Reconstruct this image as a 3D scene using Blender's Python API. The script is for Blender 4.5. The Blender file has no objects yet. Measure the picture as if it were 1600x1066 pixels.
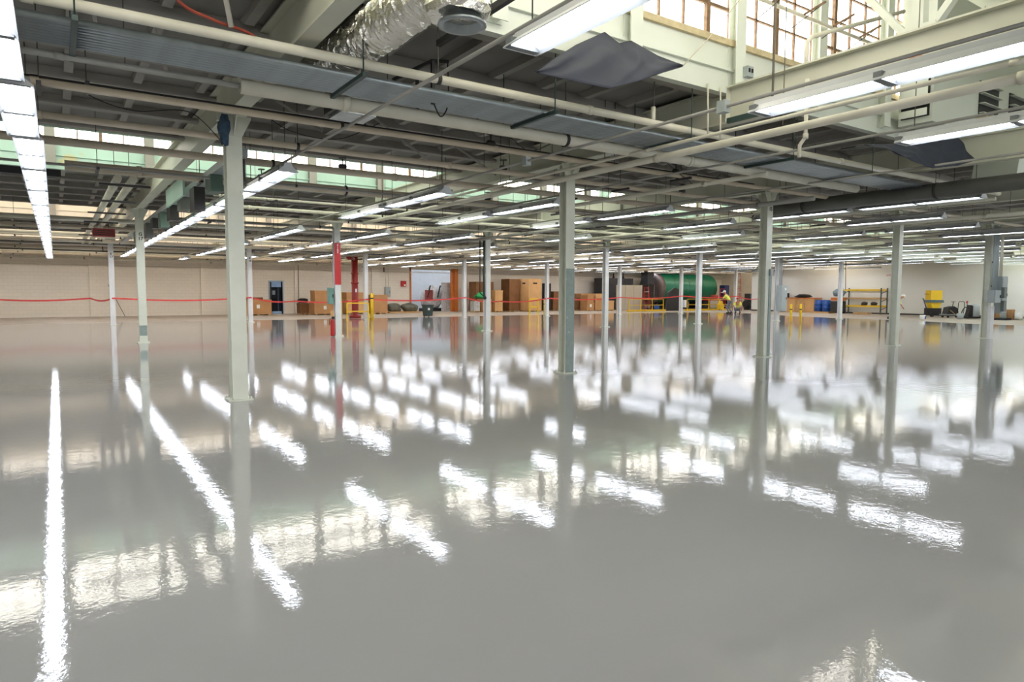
import bpy, bmesh, math, random
from mathutils import Vector, Matrix
random.seed(7)
SC = bpy.context.scene
COL = SC.collection
PI = math.pi
# ------------------------------------------------------------------ camera
# world frame: +X runs right along the pipes, +Y runs away along the light rows, metres
YAW, PITCH, ROLL, CAMH = .59702, .0719467, .0033867, 1.5
Fv = Vector((math.sin(YAW)*math.cos(PITCH), math.cos(YAW)*math.cos(PITCH), -math.sin(PITCH)))
R0 = Vector((math.cos(YAW), -math.sin(YAW), 0)); U0 = R0.cross(Fv)
Rv = R0*math.cos(ROLL)+U0*math.sin(ROLL); Uv = -R0*math.sin(ROLL)+U0*math.cos(ROLL)
cam = bpy.data.objects.new('camera', bpy.data.cameras.new('camera'))
cam.data.sensor_width = 36; cam.data.lens = 1046.1/1600*36; cam.data.clip_start = .05; cam.data.clip_end = 400
cam.matrix_world = Matrix(((Rv.x, Uv.x, -Fv.x, 0), (Rv.y, Uv.y, -Fv.y, 0), (Rv.z, Uv.z, -Fv.z, CAMH), (0, 0, 0, 1)))
COL.objects.link(cam); SC.camera = cam
# ------------------------------------------------------------------ light, exposure
TUBE = 14.0      # fluorescent tubes
PANE = 3.4       # daylight behind the frosted clerestory glass
SKY_FILL = 1.8        # added world fill, let in where the hall is left unbuilt behind the camera
w = bpy.data.worlds.new('world'); SC.world = w; w.use_nodes = True
w.node_tree.nodes['Background'].inputs[0].default_value = (.93, .97, 1, 1)
w.node_tree.nodes['Background'].inputs[1].default_value = SKY_FILL
SC.view_settings.view_transform = 'Standard'; SC.view_settings.look = 'None'
SC.view_settings.exposure = 0.68; SC.view_settings.gamma = 1; SC.view_settings.use_curve_mapping = False
SC.cycles.use_denoising = True
SC.cycles.max_bounces = 7; SC.cycles.diffuse_bounces = 4; SC.cycles.glossy_bounces = 4
SC.cycles.caustics_reflective = False; SC.cycles.caustics_refractive = False
SC.cycles.sample_clamp_indirect = 6

# ------------------------------------------------------------------ materials
def srgb(r, g, b):
    f = lambda c: (c/255/12.92) if c/255 <= .04045 else ((c/255+.055)/1.055)**2.4
    return (f(r), f(g), f(b), 1)
MATS = {}
def mat(name, rgb, rough=.55, metal=0, var=.12, scale=3.0, emit=0, bump=0, bscale=40, spec=.5, alpha=1, trans=0, dirt=None):
    if name in MATS: return MATS[name]
    m = bpy.data.materials.new(name); m.use_nodes = True; MATS[name] = m
    nt = m.node_tree; N = nt.nodes; L = nt.links; p = N['Principled BSDF']
    c = srgb(*rgb)
    p.inputs['Roughness'].default_value = rough; p.inputs['Metallic'].default_value = metal
    p.inputs['Specular IOR Level'].default_value = spec
    p.inputs['Alpha'].default_value = alpha; p.inputs['Transmission Weight'].default_value = trans
    tc = N.new('ShaderNodeTexCoord'); no = N.new('ShaderNodeTexNoise')
    no.inputs['Scale'].default_value = scale; no.inputs['Detail'].default_value = 5
    L.new(tc.outputs['Object'], no.inputs['Vector'])
    cr = N.new('ShaderNodeValToRGB'); e = cr.color_ramp.elements
    k = 1-var
    e[0].position = .3; e[0].color = (c[0]*k, c[1]*k, c[2]*k*.97, 1)
    e[1].position = .7; e[1].color = (min(1, c[0]*(1+var*.5)), min(1, c[1]*(1+var*.5)), min(1, c[2]*(1+var*.5)), 1)
    L.new(no.outputs['Fac'], cr.inputs['Fac']); out = cr.outputs['Color']
    if dirt:
        n2 = N.new('ShaderNodeTexNoise'); n2.inputs['Scale'].default_value = dirt[1]; n2.inputs['Detail'].default_value = 8
        L.new(tc.outputs['Object'], n2.inputs['Vector'])
        r2 = N.new('ShaderNodeValToRGB'); r2.color_ramp.elements[0].position = dirt[2]; r2.color_ramp.elements[1].position = dirt[2]+.03
        L.new(n2.outputs['Fac'], r2.inputs['Fac'])
        mx = N.new('ShaderNodeMix'); mx.data_type = 'RGBA'
        L.new(r2.outputs['Color'], mx.inputs[0]); L.new(out, mx.inputs[6]); mx.inputs[7].default_value = srgb(*dirt[0]); out = mx.outputs[2]
    L.new(out, p.inputs['Base Color'])
    if emit:
        L.new(out, p.inputs['Emission Color']); p.inputs['Emission Strength'].default_value = emit
    if bump:
        nb = N.new('ShaderNodeTexNoise'); nb.inputs['Scale'].default_value = bscale; nb.inputs['Detail'].default_value = 3
        L.new(tc.outputs['Object'], nb.inputs['Vector'])
        bp = N.new('ShaderNodeBump'); bp.inputs['Strength'].default_value = bump; bp.inputs['Distance'].default_value = .02
        L.new(nb.outputs['Fac'], bp.inputs['Height']); L.new(bp.outputs['Normal'], p.inputs['Normal'])
    return m
M_ceil = mat('ceiling_grey', (134, 131, 126), .8, var=.15, scale=1.2)
M_rib = mat('rib_grey', (154, 150, 143), .7, scale=2)
M_beam = mat('beam_paint', (200, 200, 184), .5, var=.08, scale=1.5, dirt=((160, 120, 95), 2.2, .74))
M_col = mat('column_paint', (212, 214, 200), .45, var=.06, scale=4, dirt=((90, 88, 80), 9, .73))
M_colw = mat('column_white', (222, 222, 222), .45, var=.06, scale=4, dirt=((100, 100, 100), 12, .74))
M_colg = mat('column_grey_plate', (138, 152, 148), .5, var=.12, scale=9, dirt=((190, 195, 190), 20, .68))
M_pipe = mat('pipe_cream', (208, 204, 188), .45, var=.1, scale=3, dirt=((140, 100, 70), 2.5, .74))
M_pipeg = mat('pipe_grey', (150, 148, 142), .45, var=.15, scale=3)
M_pipeb = mat('pipe_beige', (196, 184, 164), .55, var=.12, scale=3)
M_galv = mat('galvanised_steel', (160, 168, 172), .35, .7, var=.2, scale=5)
M_dgreen = mat('dark_green_strut', (40, 62, 58), .5, var=.2)
M_dark = mat('dark_metal', (44, 42, 42), .5, var=.25)
M_black = mat('black_rubber', (24, 24, 26), .6, var=.2)
M_rod = mat('hanger_rod_steel', (84, 80, 72), .5, .3, var=.2)
M_mint = mat('mint_paint', (180, 208, 195), .6, var=.08, scale=1.5, dirt=((196, 190, 150), 1.4, .66))
M_pale = mat('pale_green_white_paint', (214, 219, 209), .6, var=.05, scale=1.2, dirt=((196, 190, 160), 2.0, .76))
M_cream = mat('cream_paint', (218, 210, 196), .6, var=.06)
M_sash = mat('rusty_sash', (120, 96, 72), .7, var=.35, scale=14)
M_sill = mat('stained_sill', (200, 184, 148), .7, var=.22, scale=9)
M_pane = mat('frosted_pane', (255, 249, 240), .5, var=.04, scale=1.3, emit=PANE)
M_panec = mat('frosted_pane_cream', (255, 245, 233), .5, var=.05, scale=1.3, emit=PANE)
M_tube = mat('lamp_tube', (238, 243, 255), .4, var=.0, emit=TUBE)
M_hous = mat('fixture_white', (184, 187, 190), .4, var=.05)
M_refl = mat('fixture_reflector', (206, 208, 216), .4, var=.02)
M_plas = mat('black_plastic_sheet', (62, 65, 76), .75, var=.1, scale=2, bump=.15, bscale=5, spec=.08)
M_foil = mat('foil_insulation', (232, 229, 222), .2, .95, var=.1, scale=8, bump=.5, bscale=30)
M_box = mat('cardboard', (184, 138, 92), .8, var=.14, scale=2)
M_box2 = mat('cardboard_tan', (208, 164, 112), .8, var=.1, scale=2)
M_box3 = mat('cardboard_dark', (128, 88, 54), .85, var=.2, scale=2)
M_wood = mat('pallet_wood', (196, 156, 104), .8, var=.2, scale=6)
M_yel = mat('safety_yellow', (238, 196, 30), .45, var=.08)
M_ora = mat('orange_paint', (196, 112, 46), .5, var=.1)
M_red = mat('red_paint', (188, 34, 34), .45, var=.1)
M_redo = mat('red_oxide_pipe', (150, 40, 30), .5, var=.25, scale=3)
M_tape = mat('red_barrier_tape', (214, 62, 60), .5, var=.05)
M_grn = mat('tank_green', (20, 104, 76), .35, var=.12, scale=1)
M_green = mat('green_plastic', (40, 160, 90), .5, var=.2)
M_blue = mat('blue_plastic', (24, 78, 160), .35, var=.1)
M_egrey = mat('electrical_grey', (158, 166, 167), .45, var=.06)
M_white = mat('white_enamel', (232, 232, 228), .4, var=.04)
M_dry = mat('drywall_white', (228, 228, 222), .7, var=.03, scale=.6)
M_hivis = mat('hi_vis_yellow', (222, 228, 96), .7, var=.1, scale=10)
M_jeans = mat('grey_trousers', (120, 124, 134), .8, var=.2, scale=12)
M_skin = mat('skin', (186, 134, 106), .6, var=.06)
M_tarp = mat('olive_grey_tarp', (104, 104, 92), .7, var=.3, scale=4, bump=.5, bscale=7)
M_clear = mat('clear_plastic_wrap', (190, 186, 190), .15, var=.3, scale=7, bump=.8, bscale=9)
M_dcopper = mat('red_hose_rubber', (150, 62, 44), .5, var=.2)

def floor_mat():
    m = bpy.data.materials.new('epoxy_floor'); m.use_nodes = True
    nt = m.node_tree; N = nt.nodes; L = nt.links; p = N['Principled BSDF']
    tc = N.new('ShaderNodeTexCoord')
    no = N.new('ShaderNodeTexNoise'); no.inputs['Scale'].default_value = .35; no.inputs['Detail'].default_value = 4
    L.new(tc.outputs['Object'], no.inputs['Vector'])
    cr = N.new('ShaderNodeValToRGB'); e = cr.color_ramp.elements
    e[0].position = .3; e[0].color = srgb(163, 161, 159); e[1].position = .7; e[1].color = srgb(170, 168, 165)
    L.new(no.outputs['Fac'], cr.inputs['Fac']); L.new(cr.outputs['Color'], p.inputs['Base Color'])
    p.inputs['Roughness'].default_value = .03; p.inputs['IOR'].default_value = 1.52
    a = N.new('ShaderNodeTexNoise'); a.inputs['Scale'].default_value = 55; a.inputs['Detail'].default_value = 2
    b = N.new('ShaderNodeTexNoise'); b.inputs['Scale'].default_value = 6.5; b.inputs['Detail'].default_value = 3; b.inputs['Roughness'].default_value = .6
    for q in (a, b): L.new(tc.outputs['Object'], q.inputs['Vector'])
    b1 = N.new('ShaderNodeBump'); b1.inputs['Strength'].default_value = 1; b1.inputs['Distance'].default_value = .00022
    b2 = N.new('ShaderNodeBump'); b2.inputs['Strength'].default_value = 1; b2.inputs['Distance'].default_value = .0010
    L.new(a.outputs['Fac'], b1.inputs['Height']); L.new(b.outputs['Fac'], b2.inputs['Height'])
    L.new(b1.outputs['Normal'], b2.inputs['Normal']); L.new(b2.outputs['Normal'], p.inputs['Normal'])
    return m
def block_mat():
    m = bpy.data.materials.new('painted_block'); m.use_nodes = True
    nt = m.node_tree; N = nt.nodes; L = nt.links; p = N['Principled BSDF']
    tc = N.new('ShaderNodeTexCoord'); mp = N.new('ShaderNodeMapping'); mp.inputs['Rotation'].default_value = (PI/2, 0, 0)
    L.new(tc.outputs['Object'], mp.inputs['Vector'])
    br = N.new('ShaderNodeTexBrick'); br.inputs['Scale'].default_value = 1
    br.inputs['Brick Width'].default_value = .4; br.inputs['Row Height'].default_value = .2; br.inputs['Mortar Size'].default_value = .006
    br.inputs['Color1'].default_value = srgb(230, 221, 207); br.inputs['Color2'].default_value = srgb(227, 218, 204); br.inputs['Mortar'].default_value = srgb(212, 202, 187)
    L.new(mp.outputs['Vector'], br.inputs['Vector']); L.new(br.outputs['Color'], p.inputs['Base Color'])
    p.inputs['Roughness'].default_value = .6
    return m
M_floor = floor_mat(); M_block = block_mat()
M_dryfl = mat('bare_concrete', (176, 164, 150), .75, var=.16, scale=1.4)

# ------------------------------------------------------------------ mesh helpers
class MB:
    def __init__(s): s.v = []; s.f = []; s.mi = []; s.sm = []; s.k = 0
    def add(s, vs, fs, smooth=False):
        o = len(s.v); s.v += [tuple(x) for x in vs]
        for f in fs: s.f.append([i+o for i in f]); s.mi.append(s.k); s.sm.append(smooth)
        return s
    def box(s, x0, x1, y0, y1, z0, z1):
        return s.add([(x0, y0, z0), (x1, y0, z0), (x1, y1, z0), (x0, y1, z0), (x0, y0, z1), (x1, y0, z1), (x1, y1, z1), (x0, y1, z1)],
                     [(3, 2, 1, 0), (4, 5, 6, 7), (0, 1, 5, 4), (1, 2, 6, 5), (2, 3, 7, 6), (3, 0, 4, 7)])
    def cbox(s, c, d):
        return s.box(c[0]-d[0]/2, c[0]+d[0]/2, c[1]-d[1]/2, c[1]+d[1]/2, c[2]-d[2]/2, c[2]+d[2]/2)
    def frame(s, d):
        d = d.normalized(); a = Vector((0, 0, 1)) if abs(d.z) < .9 else Vector((1, 0, 0))
        u = d.cross(a).normalized(); return u, u.cross(d).normalized()
    def bar(s, a, b, wd, h):                      # rectangular bar between two points
        a = Vector(a); b = Vector(b); u, q = s.frame(b-a); vs = []
        for p in (a, b):
            for i, j in ((-1, -1), (1, -1), (1, 1), (-1, 1)): vs.append(p+u*(wd/2*i)+q*(h/2*j))
        return s.add(vs, [(0, 1, 2, 3), (7, 6, 5, 4), (0, 4, 5, 1), (1, 5, 6, 2), (2, 6, 7, 3), (3, 7, 4, 0)])
    def tube(s, pts, r, n=10, caps=True):
        pts = [Vector(p) for p in pts]; rr = r if isinstance(r, (list, tuple)) else [r]*len(pts); vs = []; prev = None
        for i, p in enumerate(pts):
            d = (pts[min(i+1, len(pts)-1)]-pts[max(i-1, 0)])
            u, q = s.frame(d)
            if prev is not None and u.dot(prev) < 0 and abs(u.dot(prev)) > .5: u = -u; q = -q
            prev = u
            for k in range(n):
                t = 2*PI*k/n; vs.append(p+u*math.cos(t)*rr[i]+q*math.sin(t)*rr[i])
        fs = []
        for i in range(len(pts)-1):
            for k in range(n):
                a = i*n+k; b = i*n+(k+1) % n; fs.append((a, b, b+n, a+n))
        s.add(vs, fs, True)
        if caps:
            o = len(s.v)-len(vs)
            s.f.append([o+k for k in range(n)][::-1]); s.mi.append(s.k); s.sm.append(False)
            s.f.append([o+(len(pts)-1)*n+k for k in range(n)]); s.mi.append(s.k); s.sm.append(False)
        return s
    def lathe(s, prof, c=(0, 0, 0), n=20, axis='z'):
        vs = []; m = len(prof)
        for r, z in prof:
            for k in range(n):
                t = 2*PI*k/n; a, b = r*math.cos(t), r*math.sin(t)
                vs.append((c[0]+a, c[1]+b, c[2]+z) if axis == 'z' else (c[0]+z, c[1]+a, c[2]+b) if axis == 'x' else (c[0]+a, c[1]+z, c[2]+b))
        fs = [(i*n+k, i*n+(k+1) % n, (i+1)*n+(k+1) % n, (i+1)*n+k) for i in range(m-1) for k in range(n)]
        s.add(vs, fs, True)
        o = len(s.v)-len(vs); s.f.append([o+k for k in range(n)]); s.mi.append(s.k); s.sm.append(False)
        s.f.append([o+(m-1)*n+k for k in range(n)]); s.mi.append(s.k); s.sm.append(False)
        return s
    def prism(s, poly, y0, y1, axis='y'):         # poly (a,b) extruded
        n = len(poly)
        g = (lambda a, b, c: (a, c, b)) if axis == 'y' else (lambda a, b, c: (c, a, b)) if axis == 'x' else (lambda a, b, c: (a, b, c))
        vs = [g(a, b, y0) for a, b in poly]+[g(a, b, y1) for a, b in poly]
        return s.add(vs, [tuple(range(n))[::-1], tuple(range(n, 2*n))]+[(i, (i+1) % n, n+(i+1) % n, n+i) for i in range(n)])
    def blob(s, c, d, seed=0, nu=14, nv=8, rough=.18, flat=True):   # lumpy dome-like heap / bag
        rnd = random.Random(seed); vs = []; fs = []
        ph = [rnd.uniform(0, 6) for _ in range(6)]
        for j in range(nv+1):
            t = PI*j/nv
            for i in range(nu):
                a = 2*PI*i/nu
                k = 1+rough*(math.sin(3*a+ph[0]+2*t)+.6*math.sin(5*a+ph[1]-3*t)+.5*math.sin(4*t+ph[2]))
                x = math.sin(t)*math.cos(a)*k; y = math.sin(t)*math.sin(a)*k; z = math.cos(t)*k
                x = math.copysign(abs(x)**.7, x); y = math.copysign(abs(y)**.7, y)
                zz = c[2]+d[2]/2*z
                vs.append((c[0]+d[0]/2*x, c[1]+d[1]/2*y, max(zz, c[2]-d[2]/2*.92) if flat else zz))
        for j in range(nv):
            for i in range(nu): fs.append((j*nu+i, (j+1)*nu+i, (j+1)*nu+(i+1) % nu, j*nu+(i+1) % nu))
        return s.add(vs, fs, True)
    def mesh(s, name, mats):
        me = bpy.data.meshes.new(name); me.from_pydata(s.v, [], s.f)
        for m in (mats if isinstance(mats, (list, tuple)) else [mats]): me.materials.append(m)
        me.polygons.foreach_set('material_index', s.mi); me.polygons.foreach_set('use_smooth', s.sm)
        bm = bmesh.new(); bm.from_mesh(me); bmesh.ops.recalc_face_normals(bm, faces=bm.faces); bm.to_mesh(me); bm.free()
        me.update(); return me
    def build(s, name, mats, parent=None, loc=(0, 0, 0), rz=0):
        return link(name, s.mesh(name, mats), parent, loc, rz)
def link(name, me, parent=None, loc=(0, 0, 0), rz=0):
    o = bpy.data.objects.new(name, me); COL.objects.link(o)
    o.location = loc; o.rotation_euler = (0, 0, rz)
    if parent: o.parent = parent
    return o
LABELS = {}
def tag(o, label, cat, group=None):
    if label in LABELS and not group: print('DUPLABEL', label)
    LABELS[label] = 1
    o['label'] = label; o['category'] = cat
    if group: o['group'] = group
    return o
def thing(name, label, cat, loc=(0, 0, 0), rz=0, group=None):
    return tag(link(name, None, None, loc, rz), label, cat, group)
def struct(o): o['kind'] = 'structure'; return o
ORD = ['first', 'second', 'third', 'fourth', 'fifth', 'sixth', 'seventh', 'eighth', 'ninth', 'tenth', 'eleventh', 'twelfth', 'thirteenth',
       'fourteenth', 'fifteenth', 'sixteenth', 'seventeenth', 'eighteenth', 'nineteenth', 'twentieth']
def in_view(x, y, m=.3):       # rough plan test: does the hall seen from the doorway side include this spot
    dx, dy = x*math.cos(YAW)-y*math.sin(YAW), x*math.sin(YAW)+y*math.cos(YAW)
    return dy > .2 and abs(dx) < dy*.765+m

# ------------------------------------------------------------------ grid
XC = [2.06, 7.885, 13.88, 20.03, 26.17, 32.52, 38.79, 45.15]
YC = [9.80, 22.16, 34.52]
BEAM0, BEAM1 = 3.86, 4.36
DECK = 4.42
PER = 12.36
FARW = [6.2+PER*k for k in range(-1, 4)]      # far walls of the roof monitors
NEARW = [2.3+PER*k for k in range(-1, 5)]
BACK = 46.9; RIGHT = 50.9
def ztop(y):            # what a rod hangs from at this y: the low deck or the monitor roof
    for a, b in zip(NEARW, FARW[0:]):
        if a-.05 < y < b+.05: return 6.94
    return DECK
# ------------------------------------------------------------------ floor
g = MB(); edge = [(-12, 37.2), (3.4, 37.2), (15.5, 36.6), (28, 36.8), (39.5, 36.8), (42.3, 35.2), (43.4, 31.5), (40.6, 26.5), (40.0, 23.0), (40.0, 18.4), (38.6, 15.4), (38.6, 2), (38.6, -10), (-12, -10)]
g.prism(edge, -.2, 0, 'z'); struct(g.build('floor', M_floor))
g = MB(); g.prism([(-12, -10), (60, -10), (60, 47), (-12, 47)], -.5, -.004, 'z')
# only where the coating ends is this slab seen
struct(g.build('floor', M_dryfl))

# ------------------------------------------------------------------ walls
g = MB(); g.k = 0
DX0, DX1 = 12.0, 12.85        # small doorway
OX0, OX1 = 22.5, 26.6         # big orange-framed opening
g.box(-12, DX0, BACK, BACK+.3, 0, 5.2); g.box(DX0, DX1, BACK, BACK+.3, 2.2, 5.2)
g.box(DX1, OX0, BACK, BACK+.3, 0, 5.2); g.box(OX0, OX1, BACK, BACK+.3, 3.3, 5.2); g.box(OX1, 66, BACK, BACK+.3, 0, 5.2)
for x in (1.95, 8.0, 13.95, 19.6): g.box(x-.3, x+.3, BACK-.14, BACK, 0, 5.2)
struct(g.build('wall_back', M_block))
g = MB(); g.box(-8, 66, BACK-.16, BACK-.14, 3.02, 3.06); struct(g.build('trim_1', M_pipeb))
g = MB(); g.box(RIGHT, RIGHT+.7, -2, 37.2, 0, 4.38); struct(g.build('wall_right', M_dry))
g = MB(); g.box(RIGHT-.02, RIGHT, -2, 37.2, 0, .1); struct(g.build('baseboard_right', M_dark))
g = MB(); g.box(59, 59.3, 36, 47, 0, 5); struct(g.build('wall_far_right', M_cream))
g = MB(); g.box(-12.3, -12, -10, 47.2, 0, 5.2); struct(g.build('wall_left', M_block))

# ------------------------------------------------------------------ roof: low decks with ribs, monitors with glazing
def deck(y0, y1, idx):
    g = MB(); g.box(-12, 62, y0+.13, y1-.13, DECK, DECK+.12); d = struct(g.build('ceiling', M_ceil))
    k = 0; y = y0+.35
    n = max(1, round((y1-y0)/1.62)); st = (y1-y0-1.1)/n
    for i in range(n+1):
        y = y0+.2+i*st
        g = MB(); g.box(-12, 62, y-.05, y+.05, DECK-.11, DECK); g.box(-12, 62, y-.09, y+.09, DECK-.14, DECK-.11)
        g.build('deck_joist', M_rib, d)
    g = MB(); x = -6.0
    while x < 58:
        if in_view(x, y1, 2.5) or in_view(x, y0, 2.5):
            for i in range(n):
                ya = y0+.2+i*st+.07; yb = ya+st-.14
                g.add([(x-.05, ya, DECK), (x+.05, ya, DECK), (x+.05, ya+.18, DECK-.1), (x-.05, ya+.18, DECK-.1),
                       (x-.05, yb, DECK), (x+.05, yb, DECK), (x+.05, yb-.18, DECK-.1), (x-.05, yb-.18, DECK-.1)],
                      [(0, 1, 2, 3), (3, 2, 6, 7), (7, 6, 5, 4), (1, 5, 6, 2), (0, 3, 7, 4)])
        x += .78
    g.build('cross_rib', M_rib, d)
decks = [(-10, -9.96+0)]
deck(FARW[0], NEARW[1], 0)
deck(FARW[1], NEARW[2], 1); deck(FARW[2], NEARW[3], 2); deck(FARW[3], NEARW[4], 3); deck(FARW[4], BACK, 4)
MONTOP = 7.1
wn = [0]
def monitor(near, far, style, x0, x1, k):
    wallm = (M_pale, M_mint, M_cream, M_cream)[style]
    # near spandrel, far spandrel and roof
    for nm, y, sgn in (('wall_monitor_near', near, -1), ('wall_monitor_far', far, 1)):
        g = MB(); a, b = (y-.12, y) if sgn < 0 else (y, y+.12)
        g.box(x0, x1, a, b, DECK-.01 if sgn < 0 else BEAM1-.09, 4.93)
        g.box(x0, x1, a, b, MONTOP-.35, MONTOP)
        if sgn < 0 and k == 0: g.box(8.0, x1, a, b, 4.93, MONTOP-.35)
        # ledge angle half way up
        c = y+.05 if sgn < 0 else y-.05
        g.box(x0, x1, min(y, c), max(y, c), 4.56, 4.6)
        struct(g.build(nm, wallm))
    g = MB(); g.box(x0, x1, near-.2, far+.2, MONTOP, MONTOP+.12)
    x = x0+.3
    while x < x1: g.box(x-.05, x+.05, near, far, MONTOP-.16, MONTOP); x += 1.95
    struct(g.build('ceiling', wallm))
    pm = M_pane if style < 2 else M_panec
    # glazing bay by bay between posts
    pitch = 1.975; xs = []; x = 1.985
    while x > x0: x -= pitch
    x += pitch
    while x < x1: xs.append(x); x += pitch
    for i, x in enumerate(xs[:-1]):
        for y, sg in ((far, 1), (near, -1)):
            xm = x+pitch/2
            if sg > 0 and not in_view(xm, y, 3): continue
            if sg < 0 and (not in_view(xm, y+1, 8) or (k == 0 and xm > 8)): continue
            wn[0] += 1
            pane = MB(); pane.box(x+.04, x+pitch-.04, y+.05*sg-.005, y+.05*sg+.005, 4.97, 6.72)
            fr = MB(); wdt = pitch-.14; nn = 4
            fr.box(x, x+pitch, y-.05 if sg > 0 else y-.02, y+.02 if sg > 0 else y+.05, 4.9, 4.985)
            root = struct(fr.build('window_%d' % wn[0], M_sill))
            f2 = MB()
            yy0, yy1 = (y+.01, y+.045) if sg > 0 else (y-.045, y-.01)
            for j in range(nn+1):
                xx = x+.07+wdt*j/nn; t = .035 if j == (i*3) % 4+0 else .012
                f2.box(xx-t, xx+t, yy0-.02*(t > .02), yy1, 4.97, 6.74)
            for q in range(1, 5):
                zz = 4.96+.44*q; t = .022 if q == 1 and i % 2 else .011
                f2.box(x+.04, x+pitch-.04, yy0, yy1, zz-t, zz+t)
            f2.build('window_frame', M_sash, root)
            pane.build('window_pane', pm, root)
    return xs
MX0, MX1 = -12, 62
xs_posts = {}
for k in range(4):
    xs_posts[k] = monitor(NEARW[k+1], FARW[k+1], min(k, 2), MX0, MX1, k)
    g = MB()
    # end caps of the monitors
    for x in (MX0-.1, MX1): g.box(x, x+.1, NEARW[k+1]-.2, FARW[k+1]+.2, DECK, MONTOP)
    struct(g.build('wall_monitor_end', M_pale))
# posts between the glazed bays
names_m = ['first roof monitor', 'second roof monitor', 'third roof monitor', 'last roof monitor']
for k in range(4):
    pm = M_pale if k == 0 else M_rib
    n = 0
    for i, x in enumerate(xs_posts[k]):
        y = FARW[k+1]
        if not in_view(x, y, .5) or k == 3 or x > 36: continue
        g = MB(); g.box(x-.1, x+.1, y-.14, y-.125, BEAM1, MONTOP); g.box(x-.1, x+.1, y-.015, y, BEAM1, MONTOP); g.box(x-.008, x+.008, y-.125, y-.015, BEAM1, MONTOP)
        n += 1
        o = g.build('monitor_post', pm)
        tag(o, '%s steel window post, %s along the glazed side of the %s' % (('pale', 'grey', 'grey')[k], ORD[min(n-1, 19)], names_m[k]), 'post', 'window posts of the '+names_m[k])
# trusses crossing the monitors above the main beams
for k in range(3):
    for bi, x in enumerate(XC[:5]):
        y0, y1 = NEARW[k+1], FARW[k+1]
        if not in_view(x, y1, 1.5): continue
        t = thing('roof_truss', '%s steel truss over the %s roof beam, inside the %s' % (('pale', 'mint', 'cream')[k], ORD[bi], names_m[k]), 'truss', (x+(1.1 if bi else .3), 0, 0))
        m = (M_pale, M_mint, M_cream)[k]
        ym = (y0+y1)/2
        MB().bar((.0, y0+.1, 6.85), (.0, y1-.16, 6.85), .14, .14).build('top_chord', m, t)
        MB().bar((0, ym, BEAM1+.02), (0, ym, 6.8), .14, .14).build('king_post', m, t)
        for s_ in (-1, 1):
            MB().bar((0, ym+s_*.12, BEAM1+.35), (0, ym+s_*1.75, 6.75), .11, .08).build('diagonal', m, t)
        g = MB(); g.prism([(ym-.3, BEAM1+.01), (ym+.3, BEAM1+.01), (ym+.22, BEAM1+.45), (ym-.22, BEAM1+.45)], -.085, -.07, 'x')
        for a in (-.2, -.12, .12, .2):
            for b in (.15, .28): g.lathe([(.018, -.012), (.018, .004)], (-.09, ym+a, BEAM1+b), 6, 'x')
        g.build('gusset_plate', m, t)

# ------------------------------------------------------------------ main beams (run away from the camera over each column row)
BEAMS = []
rowname = ['first', 'second', 'third', 'fourth', 'fifth', 'sixth', 'seventh', 'eighth']
for i, x in enumerate(XC):
    g = MB(); y0 = -8; y1 = BACK
    g.box(x-.1, x+.1, y0, y1, BEAM0, BEAM0+.022); g.box(x-.1, x+.1, y0, y1, BEAM1-.022, BEAM1); g.box(x-.008, x+.008, y0, y1, BEAM0+.022, BEAM1-.022)
    if i: 
        for yy in (NEARW[1], FARW[1], YC[0], NEARW[2], FARW[2], YC[1]): g.box(x-.095, x+.095, yy-.006, yy+.006, BEAM0+.022, BEAM1-.022)
    BEAMS.append(g.build('roof_beam', M_beam)); tag(BEAMS[-1], 'long cream steel roof beam over the %s row of columns' % rowname[i], 'beam')

g = MB(); g.prism([(3.86, 4.05), (3.8, 4.0), (3.7, 3.99), (3.66, 4.05), (3.7, 4.12), (3.74, 4.09), (3.78, 4.13)], XC[1]-.0115, XC[1]-.0085, 'x')
g.build('bare_paint_chip', mat('salmon_primer', (196, 140, 112), .7), BEAMS[1])
# ------------------------------------------------------------------ columns
def text_part(parent, txt, loc, size, rot, m):
    cu = bpy.data.curves.new('painted_letters', 'FONT'); cu.body = txt; cu.size = size; cu.extrude = .001; cu.align_x = 'CENTER'; cu.space_line = .95; cu.offset = .004
    o = bpy.data.objects.new('tmp', cu); COL.objects.link(o)
    dg = bpy.context.evaluated_depsgraph_get(); me = bpy.data.meshes.new_from_object(o.evaluated_get(dg))
    bpy.data.objects.remove(o); me.materials.clear(); me.materials.append(m)
    q = link('painted_lettering', me, parent, loc); q.rotation_euler = rot; return q
hcol = MB(); W = .102; TF = .013
hcol.box(-W, W, -W, -W+TF, 0, BEAM0); hcol.box(-W, W, W-TF, W, 0, BEAM0); hcol.box(-.006, .006, -W+TF, W-TF, 0, BEAM0)
cap = MB()
for s_ in (-1, 1):
    cap.prism([(s_*W, BEAM0-.27), (s_*(W+.2), BEAM0-.03), (s_*(W+.2), BEAM0), (s_*W, BEAM0)], -.008, .008, 'x')
    cap.prism([(s_*.008, BEAM0-.27), (s_*W, BEAM0-.27), (s_*(W+.12), BEAM0-.03), (s_*(W+.12), BEAM0), (s_*.008, BEAM0)], -W-.012, -W-.001, 'y')
cap.box(-.15, .15, -.3, .3, BEAM0-.012, BEAM0)
bp_ = MB(); bp_.box(-.16, .16, -.16, .16, 0, .02)
for a in (-1, 1):
    for b in (-1, 1): bp_.lathe([(.016, 0), (.016, .05)], (a*.13, b*.13, 0), 6)
mh = hcol.mesh('column_section', M_col); mw = hcol.mesh('column_section_white', M_colw); mc = cap.mesh('capital', M_col); mb_ = bp_.mesh('base_plate', M_col)
coltxt = {(2, 0): 'C\n15', (0, 1): 'G\n17', (1, 1): 'G\n16', (0, 2): 'K\n17', (1, 2): 'K\n16'}
depthn = ['front', 'middle', 'back']
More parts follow.
